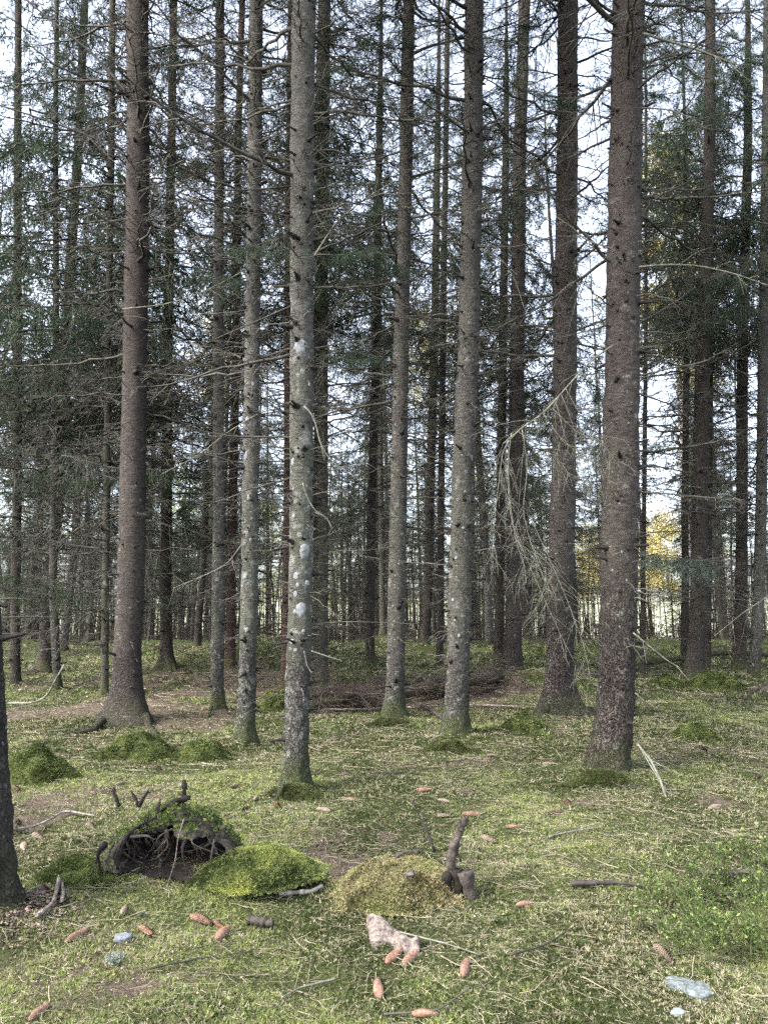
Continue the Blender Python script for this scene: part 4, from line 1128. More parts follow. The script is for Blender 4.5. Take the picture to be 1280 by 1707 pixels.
fallen('grey_branch', 'second grey branch lying lower among the bilberry plants', 'fallen branch', [(1120, 1492), (1165, 1500), (1220, 1496), (1279, 1494)], .010, .008, TWIG, 7, 8, .10, lift=.02)
fallen('leaning_stick', 'pale forked dead stick leaning against the thick scaly trunk', 'stick', [(1062, 1240, 6.35), (1085, 1268, 6.2), (1100, 1300, 6.05), (1113, 1340, 5.85)], .007, .010, TWIG_PALE, 8, 4, .2, n=14)
fallen('leaning_stick', 'thin dead stick crossing the pale forked one by the thick scaly trunk', 'stick', [(1066, 1246, 6.4), (1092, 1290, 6.2), (1112, 1322, 6.0), (1134, 1344, 5.85)], .005, .007, TWIG_PALE, 9, 3, .2, n=14)
fallen('dead_stick', 'dead forked stick leaning at the thin grey trunk on the left', 'stick', [(108, 1108, 9.6), (92, 1135, 9.6), (80, 1160, 9.8), (60, 1172, 9.8), (14, 1172, 9.9)], .012, .012, TWIG_PALE, 10, 4, .3)
fallen('dark_wood', 'short piece of black rotten wood among the litter below the moss hummock', 'rotten wood', [(416, 1540), (440, 1545), (455, 1548)], .022, .015, TWIG_DARK, 11, S=9, rough=.4, lift=.02)
fallen('pale_root', 'pale forked root like a bone beside the foot of the left edge trunk', 'root', [(62, 1538), (88, 1520), (96, 1490), (100, 1468)], .010, .011, PALEWOOD, 12, lift=.03)
fallen('pale_root', 'short pale bent root end beside the forked bone like one', 'root', [(90, 1462), (102, 1475), (106, 1500), (103, 1516)], .008, .008, PALEWOOD, 13, lift=.035)
for i, (pts, lab) in enumerate([
    ([(455, 1330), (520, 1324), (560, 1322), (655, 1318)], 'greenish grey branch on the ground right of the white patched trunk'),
    ([(915, 1400), (960, 1390), (1008, 1384)], 'dark small branch in the open moss right of the centre'),
    ([(600, 1290), (660, 1292), (735, 1282)], 'pale branch in the moss before the spotted leaning spruce'),
    ([(80, 1222), (120, 1218), (160, 1216)], 'grey root like stick left of the thick brown trunk foot'),
    ([(240, 1625), (330, 1606), (420, 1594)], 'long pale twig at the lower left beside the lichen tuft'),
    ([(660, 1560), (740, 1580), (800, 1600)], 'thin pale twig right of the bleached wood piece'),
    ([(640, 1700), (730, 1695), (790, 1650)], 'pale twig at the bottom edge below the upright cone'),
    ([(560, 1640), (500, 1655), (470, 1672)], 'pale grass like twig left of the orange cone'),
    ([(1075, 1310), (1040, 1318), (985, 1290)], 'fine dead twigs before the foot of the thick scaly trunk'),
    ([(1060, 1270), (1100, 1272), (1140, 1272)], 'dark thin twig behind the leaning sticks'),
    ([(850, 1600), (905, 1585), (960, 1550)], 'pale twig right of the upright cone')]):
    fallen('fallen_twig', lab, 'twig', pts, .0045 if i > 3 else .008, .0025, TWIG_PALE if i % 2 else TWIG, 30 + i, 3, .12, lift=.02, S=6)
# bleached rotten wood piece
def slab(label, pts, thick, mat, seed):
    b = [hit(*p) for p in pts]; b = np.array(b); c = b.mean(0)
    b2 = np.array([c + (q - c) for q in b]); n = len(b2); r = np.random.default_rng(seed)
    mb = MB(); rings = []
    for k, (s, z) in enumerate([(1.0, 0.0), (1.05, .25), (.96, .7), (.78, .95), (.45, 1.05), (.01, .95)]):
        q = resample(np.vstack([b2, b2[:1]]), 33)[:-1]
        q = c + (q - c) * s; q[:, 2] = c[2] + thick * z * (1 + .5 * vnoise(q[:, 0] * 25, q[:, 1] * 8, s=seed)) + (q[:, 1] - c[1]) * .25 * z
        rings.append(q)
    V = np.array(rings); V = V + .005 * np.stack([fbm(V[..., 0] * 60, V[..., 1] * 12, s=j + seed) for j in range(3)], -1)
    A = 32; idx = np.arange(A * 6).reshape(6, A); a, b_ = idx[:-1], idx[1:]
    F = np.stack([a, b_, np.roll(b_, -1, 1), np.roll(a, -1, 1)], -1).reshape(-1, 4)
    mb.add(V.reshape(-1, 3) - c, F); o = link('wood_chunk', mb.mesh('wood_chunk', [mat], True), None, c + np.array([0, 0, .004]))
    return tag(o, label, 'rotten wood')
slab('bleached pinkish piece of rotten wood with two cones leaning on it', [(612, 1546), (640, 1552), (676, 1572), (656, 1592), (620, 1588)], .03, PALEWOOD, 3)
slab('smaller bleached wood flake right behind the two leaning cones', [(664, 1570), (700, 1578), (698, 1596), (672, 1590)], .018, PALEWOOD, 4)

# the felled top: log and brown brushwood between the middle trunks
pA = hit(505, 1190); pB = hit(838, 1150)
log = thing('fallen_log', 'dark fallen log half buried in reddish brown brushwood between the middle trunks', 'fallen tree', tuple(pA))
lp = resample([pA + [0, .25, .08], (pA + pB) / 2 + [0, .2, .12], pB + [0, .3, .18]], 20)
knobbly(lp, .075, .11, BARK_DARK, 'trunk', log, 14, 90, .2)
BRUSH = flat('brushwood', (.018, .014, .012), (.060, .046, .038), 9)
mb = MB(); rg = np.random.default_rng(66)
for i in range(150):
    arr = DEAD_A[rg.integers(len(DEAD_A))]
    u = rg.random(); c = (pA * (1 - u) + pB * u) + np.array([rg.normal(0, .25), rg.uniform(-.15, 1.3), rg.uniform(.0, .32)])
    c[2] = float(ground_z(c[0], c[1])) + rg.uniform(.0, .34)
    join_into(mb, arr, place(arr, rg.uniform(0, 6.28), rg.normal(.05, .25), rg.uniform(.5, 1.25), c - np.array(pA)))
link('brushwood', mb.mesh('brushwood', [BRUSH]), log)
ro = np.array(hit(1100, 1100))
knobbly(wpath([(1075, 1104, 19), (1130, 1098, 19), (1200, 1088, 19), (1279, 1092, 19)], n=20), .07, .05, BARK_DARK, 'fallen_spruce', None, 10, 91, .2, None, 14, .5)
tag([o for o in COL.objects if o.name == 'fallen_spruce'][0], 'thin fallen trunk lying behind the boulders at the right', 'fallen tree')

rg = np.random.default_rng(67); mb = MB()
for i in range(560):
    arr = DEAD_A[rg.integers(len(DEAD_A))]; y = rg.uniform(12.5, 50); x = rg.uniform(-.6, .6) * y
    if fbm(x * .35, y * .35, s=71, o=2) < -.12: continue
    join_into(mb, arr, place(arr, rg.uniform(0, 6.28), rg.normal(.08, .25), rg.uniform(.5, 1.2) * (1 + max(0, y - 20) / 22), (x, y, float(ground_z(x, y)) + rg.uniform(0, .3) * rg.random() * (1 + y / 30))))
tag(link('brushwood', mb.mesh('brushwood', [BRUSH])), 'dead brown branches and brush lying between the farther trunks', 'brushwood', kind='stuff')
# ------------------------------------------------------------------ edge tree at the left, roots
def edge_tree():
    Y = EDGE[1] + .12; x0 = at(-14, 1540, Y)[0]; z0 = float(ground_z(x0, Y))
    root = thing('spruce_tree', 'rough dark trunk cut off by the left edge with scaly bark litter at its foot', 'spruce tree', (x0, Y, z0))
    r = .155; A = [(-.10, 0, 0)]; R = [r * 1.05]
    for px, py in [(14, 1450), (9, 1350), (4, 1200), (-4, 1060), (-16, 900)]:
        p = at(px, py, Y); A.append((p[0] - x0 - r, 0, p[2] - z0)); R.append(r)
    A = np.array(A); le = (A[-1] - A[-3]) / (A[-1, 2] - A[-3, 2])
    A = np.vstack([A, A[-1] + le * 6, A[-1] + le * 15]); R += [.10, .02]
    link('trunk', trunk_mesh('trunk', A, R, BARK_EDGE, 7, hairs=30, dz=.012, S=90, ztop=3.2, flare=.32, amp=.008, stubs=40, stub_z=(.3, 5)), root)
    c = link('crown', CROWN_HIGH[0], root); q = A[-2]; c.location = tuple(q); c.scale = (1, 1, .85)
    return root, (x0, Y, z0)
ET, (ex, ey, ez) = edge_tree()
rg = np.random.default_rng(71); n = 2600
an = rg.uniform(0, 6.283, n); rr = .14 + np.abs(rg.normal(0, .16, n)); x = ex + np.cos(an) * rr + .03; y = ey + np.sin(an) * rr - .02
B = np.stack([x, y, ground_z(x, y) + .03 * rg.random(n) * np.exp(-(rr - .14) / .1) + .004], 1)
V, F = kites(B, np.stack([np.cos(an), np.sin(an), rg.normal(0, .4, n)], 1), rg.uniform(.008, .026, n), rg.uniform(.006, .016, n), rg, np.array([0, 0, 1.0]) + rg.normal(0, .5, (n, 3)))
mb = MB(); mb.add(V, F, 0, np.repeat(np.array([(.13, .095, .085), (.08, .055, .05), (.20, .155, .14), (.045, .033, .03)])[rg.integers(4, size=n)], 4, 0))
tag(link('bark_litter', mb.mesh('bark_litter', [LITTER_TINT])), 'pinkish brown bark scales heaped at the foot of the left edge trunk', 'bark litter', kind='stuff')
for k, lst in {'big_left': [[(172, 1212), (140, 1222), (100, 1226)], [(242, 1206), (256, 1220), (268, 1232)]], 'twin_foot': [[(955, 1185), (968, 1196), (978, 1200)], [(912, 1190), (895, 1202), (880, 1206)]],
               'left_e': [[(262, 1116), (245, 1124), (230, 1126)], [(288, 1114), (298, 1122), (306, 1124)]], 'thin_grey': [[(352, 1190), (340, 1202), (332, 1206)]], 'right_a': [[(1158, 1138), (1146, 1144), (1130, 1146)]],
               'front_centre': [[(470, 1326), (455, 1336)]]}.items():
    T = BY[k]
    for j, pts in enumerate(lst):
        P = wpath(pts, n=9); P[0, 2] += .09; P[1, 2] += .05; P[-1, 2] -= .04
        knobbly(P, T['r'] * .32, T['r'] * .10, T['mat'], 'root', T['root'], 10, 300 + j, .3)

# ------------------------------------------------------------------ cones
CONE_M = flat('cone_scales', (.085, .045, .030), (.23, .13, .088), 60, .6, .001, .35)
CONE_D = flat('dark_cone_scales', (.045, .025, .02), (.12, .07, .055), 60, .6, .001, .3)
CONE_P = flat('weathered_cone_scales', (.09, .068, .05), (.20, .155, .115), 60, .7, .001, .3)
def cone_mesh(seed, mat, rows=22, per=9):
    r = np.random.default_rng(seed); mb = MB()
    t = np.linspace(0, 1, 18)
    prof = lambda q: .0165 * np.sin(np.pi * np.clip(q, 0, 1) ** .75) ** .62 * (1 - .18 * q) + .0015
    mb.add(*capped(np.stack([t * .12, t * 0 + .004 * np.sin(t * 3), t * 0], 1), prof(t) * .86, 14), 0)
    B, D, U = [], [], []
    k = np.arange(rows * per); q = (k + .5) / (rows * per) * .97; a = k * 2.39996
    rr = prof(q) * .84
    B = np.stack([q * .12, np.cos(a) * rr + .004 * np.sin(q * 3), np.sin(a) * rr], 1)
    out = np.stack([a * 0, np.cos(a), np.sin(a)], 1); side = np.stack([a * 0, -np.sin(a), np.cos(a)], 1)
    L = .0135 * (1 - .3 * q)[:, None]; W = (.0098 * (prof(q) / .0165) ** .6)[:, None]
    op = (.24 + .08 * r.random(len(k)))[:, None]
    tip = B + np.array([1.0, 0, 0]) * L + out * L * op
    m1 = B + np.array([1.0, 0, 0]) * L * .55 + out * L * op * .8
    # a scale: base, shoulders, blunt tip (two quads)
    V = np.stack([B - side * W * .4, B + side * W * .4, m1 + side * W * .62, m1 - side * W * .62, tip + side * W * .22, tip - side * W * .22], 1)
    i = np.arange(len(k))[:, None] * 6
    F = np.concatenate([i + np.array([0, 1, 2, 3]), i + np.array([3, 2, 4, 5])])
    mb.add(V.reshape(-1, 3), F, 0)
    return mb.mesh('spruce_cone', [mat], False)
CONE_B = flat('brown_cone_scales', (.06, .035, .024), (.19, .115, .08), 60, .6, .001, .3)
CONES = [cone_mesh(i, m_) for i, m_ in enumerate([CONE_M, CONE_B, CONE_M, CONE_D, CONE_P, CONE_P])]
def cone(label, x0, y0, x1, y1, kind, group=None, lift=.006, tilt=0):
    p0, p1 = hit(x0, y0), hit(x1, y1); c = (p0 + p1) / 2; d = p1 - p0
    az = math.atan2(d[1], d[0])
    o = link('spruce_cone', CONES[kind]); L = float(np.clip(np.linalg.norm(d), .095, .145)) / .12
    u = np.array([math.cos(az), math.sin(az)])
    st = c[:2] - u * .06 * L
    z = max(float(ground_z(*st)), float(ground_z(*c[:2])), float(ground_z(*(c[:2] + u * .06 * L)))) + lift
    o.location = (st[0], st[1], z); o.rotation_euler = Euler((random.uniform(0, 6), -tilt, az)); o.scale = (L, L, L)
    return tag(o, label, 'spruce cone', group)
for c in [
 ('reddish brown cone leaning on the bleached wood, the left of the two', 640, 1618, 670, 1585, 0), ('pinkish cone right of the other one leaning on the bleached wood', 668, 1618, 697, 1588, 2),
 ('upright looking cone alone in moss right of the bleached wood', 772, 1635, 778, 1602, 1), ('bright orange brown cone below the two leaning cones', 634, 1668, 630, 1636, 0),
 ('brown cone at the lower left, left of the small blue grey stone', 111, 1572, 145, 1553, 1), ('reddish cone just right of the small blue grey stone', 233, 1547, 254, 1565, 0),
 ('large orange cone, the upper left of the group of three', 316, 1527, 352, 1549, 1), ('short red cone, the middle of the group of three', 356, 1539, 374, 1553, 0), ('pink brown cone, lowest of the group of three', 354, 1574, 386, 1553, 2),
 ('red brown cone at the left foot of the tan mossy stump', 587, 1504, 628, 1510, 0), ('brown cone in the moss right of the tan mossy stump', 860, 1515, 888, 1506, 2), ('weathered tilted cone above the pale blue stone', 1090, 1582, 1118, 1610, 4),
 ('orange cone before the foot of the white patched spruce', 459, 1338, 468, 1354, 0), ('brown cone beside a twig right of the white patched spruce', 576, 1335, 594, 1334, 1), ('cone in the moss between the centre spruces and the stump', 692, 1319, 716, 1322, 0),
 ('long cone behind the upright root of the stump', 770, 1364, 802, 1358, 1), ('paler cone left of the long one behind the upright root', 727, 1362, 748, 1365, 4), ('cone right of the upright root near a small plant', 844, 1382, 866, 1380, 1),
 ('pale brown cone upper right of the log end', 800, 1396, 828, 1408, 4), ('dark purple brown cone by the left edge trunk', 58, 1484, 88, 1504, 3), ('pale small cone standing in litter above the dark stone', 203, 1532, 210, 1512, 4),
 ('pink cone cut by the bottom edge of the picture', 690, 1702, 725, 1694, 0), ('orange cone at the bottom left corner', 48, 1704, 80, 1680, 1), ('pale cone on the moss right of the left edge trunk', 40, 1422, 42, 1406, 4),
 ('cone half hidden right of the dark moss hummock at the left', 22, 1313, 34, 1322, 1), ('dry cone above the hollow stump root prongs', 152, 1322, 160, 1326, 4), ('pale cone on the litter left of the hollow stump prongs', 192, 1310, 208, 1306, 4),
 ('brown cone before the big moss hummock', 272, 1264, 284, 1262, 1), ('reddish cone right of the leaning spotted spruce foot', 806, 1270, 818, 1268, 0), ('pale cone lying right behind the reddish one', 812, 1264, 826, 1260, 4)]:
    cone(c[0], c[1], c[2], c[3], c[4], c[5])
rg = np.random.default_rng(81)
for i in range(42):
    px, py = rg.uniform(10, 1270), 1215 + 190 * rg.random() ** 1.3
    if any(abs(px - 640 - FPX * T['xy'][0] / T['Y']) < 35 and abs(hit(px, py)[1] - T['Y']) < .5 for T in TREES): continue
    a = rg.uniform(0, 6.28); dx = 12 * math.cos(a); dy = 4 * math.sin(a)
    p = hit(px, py); sc_ = 6 / p[1]
    cone('pale brown cone lying in the middle distance litter', px - dx * sc_, py - dy * sc_, px + dx * sc_, py + dy * sc_, int(rg.choice([1, 3, 4, 5, 5, 4])), 'cones scattered over the middle distance')

# ------------------------------------------------------------------ bilberry plants
BIL = [(.045, .075, .025), (.10, .15, .045), (.035, .055, .02), (.20, .25, .08), (.055, .07, .03)]
def bilberry(seed, H):
    r = np.random.default_rng(seed); mb = MB(); nst = 5; P = []
    for k in range(nst):
        az = r.uniform(0, 6.28); s = np.linspace(0, 1, 7)
        d = np.array([math.cos(az) * .35, math.sin(az) * .35, 1]); h = H * r.uniform(.6, 1)
        q = s[:, None] * d * h + np.stack([s ** 2 * r.normal(0, .1) * h, s ** 2 * r.normal(0, .1) * h, s * 0], 1) + np.array([r.normal(0, .012), r.normal(0, .012), 0]); P.append(q)
        for m_ in range(4):
            j = r.integers(2, 6); b = q[j]; a2 = r.uniform(0, 6.28); dd = np.array([math.cos(a2) * .8, math.sin(a2) * .8, .8]); ss = np.linspace(0, 1, 7)
            P.append(b + ss[:, None] * dd * h * r.uniform(.18, .38))
    P = np.array(P)
    st = MB(); st.add(*tubes(P, .0013 * (1 - .5 * np.linspace(0, 1, 7))[None] * np.ones((len(P), 1)), 4), 0, (.07, .085, .035))
    n = 78; k = r.integers(0, len(P), n); u = r.uniform(2, 6, n); j = np.minimum(u.astype(int), 5); f = (u - j)[:, None]
    b = P[k, j] * (1 - f) + P[k, j + 1] * f
    D = r.normal(size=(n, 3)); D[:, 2] = np.abs(D[:, 2]) * .4 + .1
    V, F = kites(b, D, r.uniform(.009, .02, n), r.uniform(.006, .011, n), r, np.array([0, 0, 1.0]) + r.normal(0, .4, (n, 3)))
    lf = MB(); lf.add(V, F, 0, np.repeat(np.array(BIL)[r.integers(5, size=n)], 4, 0))
    return st.mesh('stem', [LITTER_TINT]), lf.mesh('leaves', [MOSS_TINT])
BB = [bilberry(i, h) for i, h in enumerate([.17, .13, .20, .10])]
rg = np.random.default_rng(91)
spots = [(1225, 1560), (1190, 1590), (1260, 1600), (1150, 1545), (1205, 1520), (1250, 1530), (1120, 1565), (1175, 1560), (1235, 1500), (1200, 1480), (1262, 1480), (1100, 1530), (1060, 1560), (1275, 1570), (1140, 1510), (1215, 1610), (1085, 1500), (1245, 1450), (1270, 1420), (1205, 1430)] + [(rg.uniform(1060, 1290), rg.uniform(1440, 1610)) for _ in range(26)] + [(1300, 1540), (1320, 1600)]
for i, (px, py) in enumerate(spots):
    p = hit(px, py); p[2] = float(ground_z(p[0], p[1]))
    o = thing('bilberry_plant', 'small bilberry plant with fresh green leaves in the thicket at the lower right', 'bilberry plant', tuple(p), 'bilberry plants at the lower right')
    s = rg.uniform(.9, 1.5); o.scale = (s, s, s); o.rotation_euler = (0, 0, rg.uniform(0, 6))
    a, b = BB[rg.integers(4)]; link('stem', a, o); link('leaves', b, o)
for i, (px, py, lab) in enumerate([(548, 1368, 'single small green seedling leaf plant right of the white patched spruce'), (806, 1392, 'small green seedling beside the upright root'), (205, 1538, 'low green seedling above the small blue grey stone'), (1030, 1600, 'single bilberry sprig left of the weathered tilted cone'), (915, 1570, 'dark curved bilberry sprig in the moss right of the upright looking cone'), (560, 1395, 'small sprig behind the tan mossy stump')]):
    p = hit(px, py); o = thing('seedling', lab, 'seedling', tuple(p)); o.scale = (.45, .45, .45)
    a, b = BB[3]; link('stem', a, o); link('leaves', b, o)

# lichen tuft
def tuft(label, px, py, w, cols, name, cat, n=260, L=.02):
    p = hit(px, py); r = np.random.default_rng(int(px))
    B = r.normal(0, w / 3, (n, 3)); B[:, 2] = np.abs(B[:, 2]) * .4 + .012
    V, F, c = sprigs(B, L * .6 * r.uniform(.6, 1.2, n), np.array(cols)[r.integers(len(cols), size=n)], r, 5)
    mb = MB(); mb.add(V, F, 0, c); o = link(name, mb.mesh(name, [LITTER_TINT]), None, p); tag(o, label, cat)
tuft('pale blue green lichen tuft below the small blue grey stone', 190, 1606, .05, [(.20, .225, .19), (.12, .14, .115)], 'lichen_tuft', 'lichen')
tuft('small pale green lichen scrap right above the small blue grey stone', 236, 1530, .03, [(.12, .15, .11), (.10, .12, .09)], 'lichen_tuft', 'lichen', 120)

# ------------------------------------------------------------------ the limbs one notices, each on its own tree
def limb(tree, pts, Y, r0, r1, mat, twigs=14, tl=.25, seed=0, hang=.15, n3=2, label=None, n=18):
    P = wpath(pts, Y, n=n)
    return knobbly(P, r0, r1, mat, 'branch', BY[tree]['root'], 7, seed, .15, label, twigs, tl, None, hang, n3)
Yr = BY['front_right']['Y']
hb = 'broken lichened branch hanging from the trunk'
limb('front_right', [(1022, 575, Yr - .15), (985, 600, Yr - .3), (940, 650, Yr - .4), (905, 690, Yr - .5), (862, 718, Yr - .55), (838, 740, Yr - .55)], None, .009, .005, TWIG_PALE, 18, .38, 1, .35, 3, hb)
for i, pts in enumerate([[(866, 716), (838, 745), (832, 800), (824, 860), (820, 930)], [(852, 722), (846, 770), (850, 840), (860, 905), (880, 960)], [(870, 716), (880, 780), (870, 850), (882, 900), (905, 960), (915, 1000)],
                         [(905, 690), (940, 740), (985, 765), (1010, 800)], [(920, 680), (960, 720), (1005, 740), (1040, 790)], [(882, 860), (915, 930), (945, 1000), (975, 1080), (985, 1140)], [(845, 775), (850, 870), (890, 960), (930, 1050), (960, 1110)],
                         [(862, 718), (890, 740), (925, 760), (955, 800)]]):
    limb('front_right', pts, Yr - .55 + .04 * i, .0042, .0018, TWIG_PALE, 30, .28, 10 + i, .3, 3, hb)
for i, (tree, pts, dY, r0, r1, mt, tw, tl) in enumerate([
 ('big_left', [(215, 160), (185, 120), (150, 85), (100, 45), (50, 5), (10, -30)], -.25, .020, .010, TWIG_DARK, 16, .35),
 ('big_left', [(222, 268), (180, 240), (120, 215), (60, 195), (0, 175)], -.1, .012, .012, TWIG_DARK, 14, .3),
 ('big_left', [(222, 300), (150, 230), (70, 170), (20, 140)], .1, .010, .004, TWIG, 12, .3),
 ('big_left', [(232, 410), (290, 420), (340, 400), (400, 370), (460, 350)], -.15, .010, .003, TWIG, 14, .3),
 ('big_left', [(205, 515), (280, 508), (345, 485), (410, 450), (470, 410)], -.3, .010, .004, TWIG_PALE, 14, .35),
 ('left_b', [(95, 478), (112, 487), (130, 500), (152, 522)], -.1, .03, .014, TWIG_DARK, 5, .3),
 ('front_centre', [(485, 510), (430, 535), (370, 560), (310, 590)], -.1, .008, .003, TWIG, 12, .3),
 ('front_centre', [(487, 310), (430, 316), (370, 318), (300, 312)], -.05, .009, .004, TWIG_DARK, 12, .3),
 ('front_centre', [(488, 362), (440, 352), (400, 345), (360, 325)], -.1, .010, .005, TWIG_DARK, 10, .3),
 ('front_centre', [(507, 677), (520, 688), (529, 715), (532, 735), (548, 765), (575, 785), (600, 800)], -.25, .006, .003, TWIG_PALE, 6, .2),
 ('front_centre', [(505, 805), (510, 825), (525, 852), (545, 862), (554, 882)], -.22, .005, .003, TWIG_PALE, 3, .1),
 ('front_centre', [(519, 1085), (545, 1094), (568, 1101)], -.15, .006, .003, TWIG_PALE, 2, .1),
 ('front_centre', [(507, 1085), (512, 1110), (520, 1122)], -.22, .005, .004, PALEWOOD, 0, .1),
 ('front_centre', [(503, 1148), (507, 1160), (506, 1172)], -.22, .006, .004, PALEWOOD, 0, .1),
 ('front_centre', [(522, 930), (560, 918), (610, 918), (650, 912)], .0, .006, .003, TWIG, 10, .25),
 ('front_centre', [(522, 1040), (580, 1036), (640, 1038), (700, 1040)], .0, .006, .003, TWIG, 8, .2),
 ('front_centre', [(522, 208), (560, 190), (620, 170), (680, 160)], -.1, .010, .003, TWIG_DARK, 16, .3),
 ('front_centre', [(522, 285), (570, 270), (630, 262), (690, 230)], -.1, .009, .003, TWIG_DARK, 16, .3),
 ('front_centre', [(522, 430), (560, 370), (610, 330), (660, 300)], -.2, .008, .003, TWIG_PALE, 14, .3),
 ('front_right', [(1070, 55), (1110, 68), (1160, 82), (1200, 98), (1225, 108)], -.2, .013, .008, TWIG_PALE, 10, .3),
 ('front_right', [(1070, 78), (1100, 68), (1150, 70), (1200, 85)], -.1, .011, .005, TWIG_DARK, 10, .3),
 ('front_right', [(1070, 108), (1110, 95), (1150, 88), (1220, 92)], .1, .010, .004, TWIG_DARK, 10, .3),
 ('front_right', [(1068, 180), (1110, 182), (1150, 195), (1175, 215)], -.1, .008, .003, TWIG_PALE, 10, .3),
 ('front_right', [(1065, 365), (1078, 345), (1095, 328), (1130, 312), (1180, 285)], -.1, .013, .004, TWIG_DARK, 14, .35),
 ('front_right', [(1065, 445), (1110, 441), (1160, 442), (1220, 455), (1285, 478)], -.15, .009, .005, TWIG_PALE, 12, .3),
 ('front_right', [(1062, 540), (1090, 525), (1130, 500), (1155, 480)], -.1, .011, .004, TWIG_DARK, 12, .3),
 ('front_right', [(1062, 655), (1090, 665), (1120, 675), (1150, 700), (1160, 715)], -.1, .010, .004, TWIG_DARK, 12, .3),
 ('front_right', [(1060, 775), (1110, 780), (1160, 790)], -.1, .009, .003, TWIG_DARK, 8, .25),
 ('front_right', [(1055, 1055), (1085, 1080), (1110, 1100), (1135, 1115)], -.2, .007, .004, TWIG_PALE, 3, .15),
 ('front_right', [(1058, 1155), (1075, 1170), (1092, 1180)], -.15, .006, .003, TWIG_PALE, 2, .1),
 ('front_right', [(1020, 415), (975, 400), (955, 380), (925, 360)], -.3, .008, .004, TWIG_PALE, 12, .3),
 ('twin_foot', [(945, 275), (925, 262), (895, 246), (860, 235)], -.2, .012, .006, TWIG_DARK, 12, .3),
 ('twin_foot', [(960, 275), (1000, 285), (1040, 300)], -.1, .009, .004, TWIG_DARK, 8, .3),
 ('twin_foot', [(955, 915), (975, 930), (990, 945)], -.3, .006, .003, TWIG_PALE, 2, .1),
 ('twin_foot', [(958, 440), (965, 480), (950, 540), (938, 590)], -.4, .006, .003, TWIG_PALE, 8, .25),
 ('centre_right', [(770, 305), (740, 290), (700, 280), (640, 270)], -.2, .008, .003, TWIG, 14, .3),
 ('centre_right', [(775, 262), (730, 240), (690, 205), (640, 150)], -.1, .009, .003, TWIG, 14, .35),
 ('centre_right', [(800, 415), (840, 435), (860, 470), (875, 520)], -.3, .007, .003, TWIG_PALE, 8, .2),
 ('centre_slim', [(668, 345), (720, 348), (780, 358), (840, 370)], -.3, .008, .003, TWIG_PALE, 12, .3),
 ('pale_lichen', [(432, 445), (480, 400), (540, 370), (600, 350)], -.1, .009, .004, TWIG, 14, .3),
 ('pale_lichen', [(430, 690), (380, 720), (330, 760), (270, 790)], -.1, .007, .003, TWIG_PALE, 14, .3),
 ('pale_lichen', [(405, 905), (380, 940), (340, 960), (290, 980)], -.1, .006, .003, TWIG_PALE, 14, .3),
 ('left_a', [(0, 999, 7), (30, 998, 7.4), (52, 1000, 7.8)], 0, .010, .007, TWIG_PALE, 0, .1), ('left_a', [(0, 1030, 7), (50, 1028, 7.6), (92, 1030, 8.2)], 0, .009, .006, TWIG_PALE, 2, .1),
 ('left_a', [(0, 1057, 7), (30, 1056, 7.4), (60, 1056, 8)], 0, .008, .006, TWIG_PALE, 2, .1), ('left_b', [(70, 1084, 8.6), (85, 1082, 8.8), (102, 1087, 9)], 0, .010, .008, TWIG_PALE, 2, .1),
 ('right_c', [(1238, 1165, 9), (1260, 1150, 9), (1285, 1135, 9)], 0, .02, .012, TWIG_DARK, 3, .2),
 ('right_d', [(1285, 990, 8), (1240, 1020, 8), (1190, 1060, 8)], 0, .006, .003, TWIG_PALE, 10, .3)]):
    Yt = BY[tree]['Y']
    limb(tree, pts, Yt + dY, r0, r1, mt, tw, tl, 100 + i, .1, 2)

# living sprays
def spray_mesh(seed, L, mat, n2=40, n3=7):
    return branch(np.random.default_rng(seed), L, n2, n3, .008 / max(L, .5), .12, .1, live=True, tuft=(.0075, .019, .0034), sag=.35, hang=.12).mesh('live_branch', [TWIG, mat])
SPR = [spray_mesh(1, 1.0, NEEDLE_FRESH), spray_mesh(2, 1.0, NEEDLE_FRESH), spray_mesh(3, 1.0, NEEDLE_PALE)]
def spray(tree, px, py, Y, az, tilt, s, k):
    p = at(px, py, Y); r = BY[tree]['root']
    o = link('live_branch', SPR[k], r, p - np.array(r.location)); o.rotation_euler = Euler((0, -tilt, az)); o.scale = (s, s, s)
Yc = BY['front_centre']['Y']; Yb = BY['behind_centre']['Y']
for px, py, Y, az, tl, s, k in [(495, 390, Yc - .15, 2.6, .1, .75, 0), (500, 430, Yc - .2, -.5, -.1, .8, 1), (520, 400, Yc, .3, -.1, .9, 0), (510, 370, Yc, -.2, .1, .7, 1), (525, 590, Yc, -.4, -.2, .5, 0), (540, 560, Yc + .1, .5, -.2, .6, 1)]:
    spray('front_centre', px, py, Y, az, tl, s, k)
for px, py, az, tl, s, k in [(535, 400, .2, 0, 1.5, 0), (535, 470, -.6, -.1, 1.4, 1), (535, 350, .9, .1, 1.4, 0), (535, 520, 3.5, -.1, 1.2, 1)]:
    spray('behind_centre', px, py, Yb - .2, az, tl, s, k)
for px, py, az, tl, s, k in [(420, 430, -.8, -.1, 1.0, 0), (425, 470, -2.2, -.15, .9, 1), (428, 150, -.3, .1, 1.2, 0)]:
    spray('pale_lichen', px, py, BY['pale_lichen']['Y'], az, tl, s, k)
Ya = BY['right_a']['Y']
for px, py, az, tl, s, k in [(1215, 935, 3.0, .16, 1.3, 2), (1200, 930, 2.8, .05, 1.1, 2), (1215, 945, 3.3, .1, 1.0, 2)]:
    spray('right_d', px, py, 8.4, az, tl, s * .8, k)
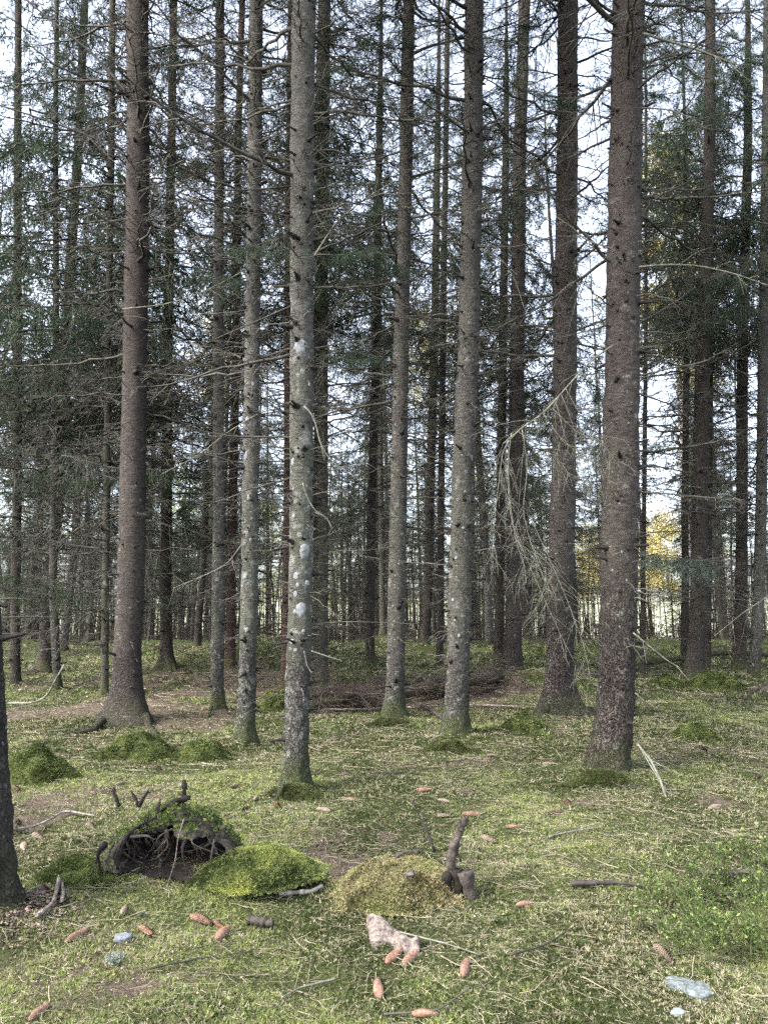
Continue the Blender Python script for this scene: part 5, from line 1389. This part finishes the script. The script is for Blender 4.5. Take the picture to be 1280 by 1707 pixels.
for px, py, az, tl, s, k in [(1185, 60, 2.6, .1, 1.8, 2), (1185, 90, .2, 0, 1.8, 1), (1185, 140, -1.0, 0, 1.6, 1), (1183, 260, 3.0, 0, 1.5, 1), (1183, 330, .5, 0, 1.6, 0), (1180, 220, -2.0, 0, 1.5, 1)]:
    spray('right_a', px, py, Ya, az, tl, s, k)
for t, py, az in [('centre_slim', 60, 2.5), ('centre_slim', 130, .4), ('centre_slim', 210, -.7), ('centre_right', 20, 3.0), ('centre_right', 120, .3), ('twin_foot', 20, 2.9), ('twin_foot', 120, .2), ('brown_right', 60, 3.1), ('brown_right', 150, .1), ('brown_right', 220, 2.6),
                   ('behind_centre', 40, .3), ('behind_centre', 150, -.3), ('thin_grey', 60, 3), ('thin_grey', 160, .2), ('brown_right', 300, .4), ('centre_slim', 300, 3.3)]:
    T = BY[t]; px = np.interp(py, [p[1] for p in T['pts']][::-1], [p[0] for p in T['pts']][::-1])
    spray(t, px, py, T['Y'], az, -.1, 1.5, 1)

# big white lichen discs on the centre trunk, standing a few millimetres proud
LICH = flat('white_lichen', (.10, .105, .105), (.20, .21, .215), 60, .9, .003)
def lichen_patch(tree, px, py, w, h, seed):
    T = BY[tree]; ax, root, base = T['ax'], T['root'], T['loc']
    p = at(px, py, T['Y'] - T['r']) - base
    c, rr = ax(p[2]); ang = -math.pi / 2 + math.asin(max(-.9, min(.9, (p[0] - c[0]) / rr)))
    A, Rn = 30, 6; th = np.arange(A) * 2 * math.pi / A; rho = np.linspace(0, 1, Rn)
    TH, RH = np.meshgrid(th, rho)
    ed = 1 + .35 * fbm(np.cos(TH) * 2.5 + seed, np.sin(TH) * 2.5, s=seed, o=3)
    u = np.cos(TH) * RH * w / 2 * ed; v = np.sin(TH) * RH * h / 2 * ed
    R2 = rr + .010 - .012 * RH ** 6
    a_ = ang + u / rr
    V = np.stack([c[0] + np.cos(a_) * R2, c[1] + np.sin(a_) * R2, p[2] + v], -1).reshape(-1, 3)
    idx = np.arange(A * Rn).reshape(Rn, A); a, b = idx[:-1], idx[1:]
    F = np.stack([a, b, np.roll(b, -1, 1), np.roll(a, -1, 1)], -1).reshape(-1, 4)
    mb = MB(); mb.add(V, F); link('lichen_patch', mb.mesh('lichen_patch', [LICH], True), root)
m_px = Yc / FPX
for i, (px, py, w, h) in enumerate([(501, 578, 24, 24), (488, 770, 8, 16), (508, 918, 18, 26), (494, 960, 10, 14), (512, 972, 9, 10), (493, 990, 8, 12), (502, 1016, 18, 26), (492, 1020, 8, 9), (487, 1070, 9, 10), (493, 1083, 8, 8), (515, 640, 6, 8), (490, 860, 6, 9), (506, 1052, 6, 6), (497, 975, 7, 9)]):
    lichen_patch('front_centre', px, py, w * m_px, h * m_px, i)
for i, (px, py, w, h) in enumerate([(412, 700, 8, 14), (410, 760, 8, 18), (415, 830, 7, 10), (409, 960, 9, 12), (418, 900, 6, 9), (412, 1050, 8, 9), (422, 640, 6, 9)]):
    lichen_patch('pale_lichen', px, py, w * .0063, h * .0063, 40 + i)
for i, (px, py, w, h) in enumerate([(760, 930, 6, 6), (772, 880, 6, 5), (755, 1000, 6, 6), (765, 1060, 5, 6), (775, 820, 5, 5), (655, 1010, 5, 5), (665, 940, 5, 5), (657, 1150, 6, 8)]):
    lichen_patch('centre_right' if px > 700 else 'centre_slim', px, py, w * .007, h * .007, 60 + i)
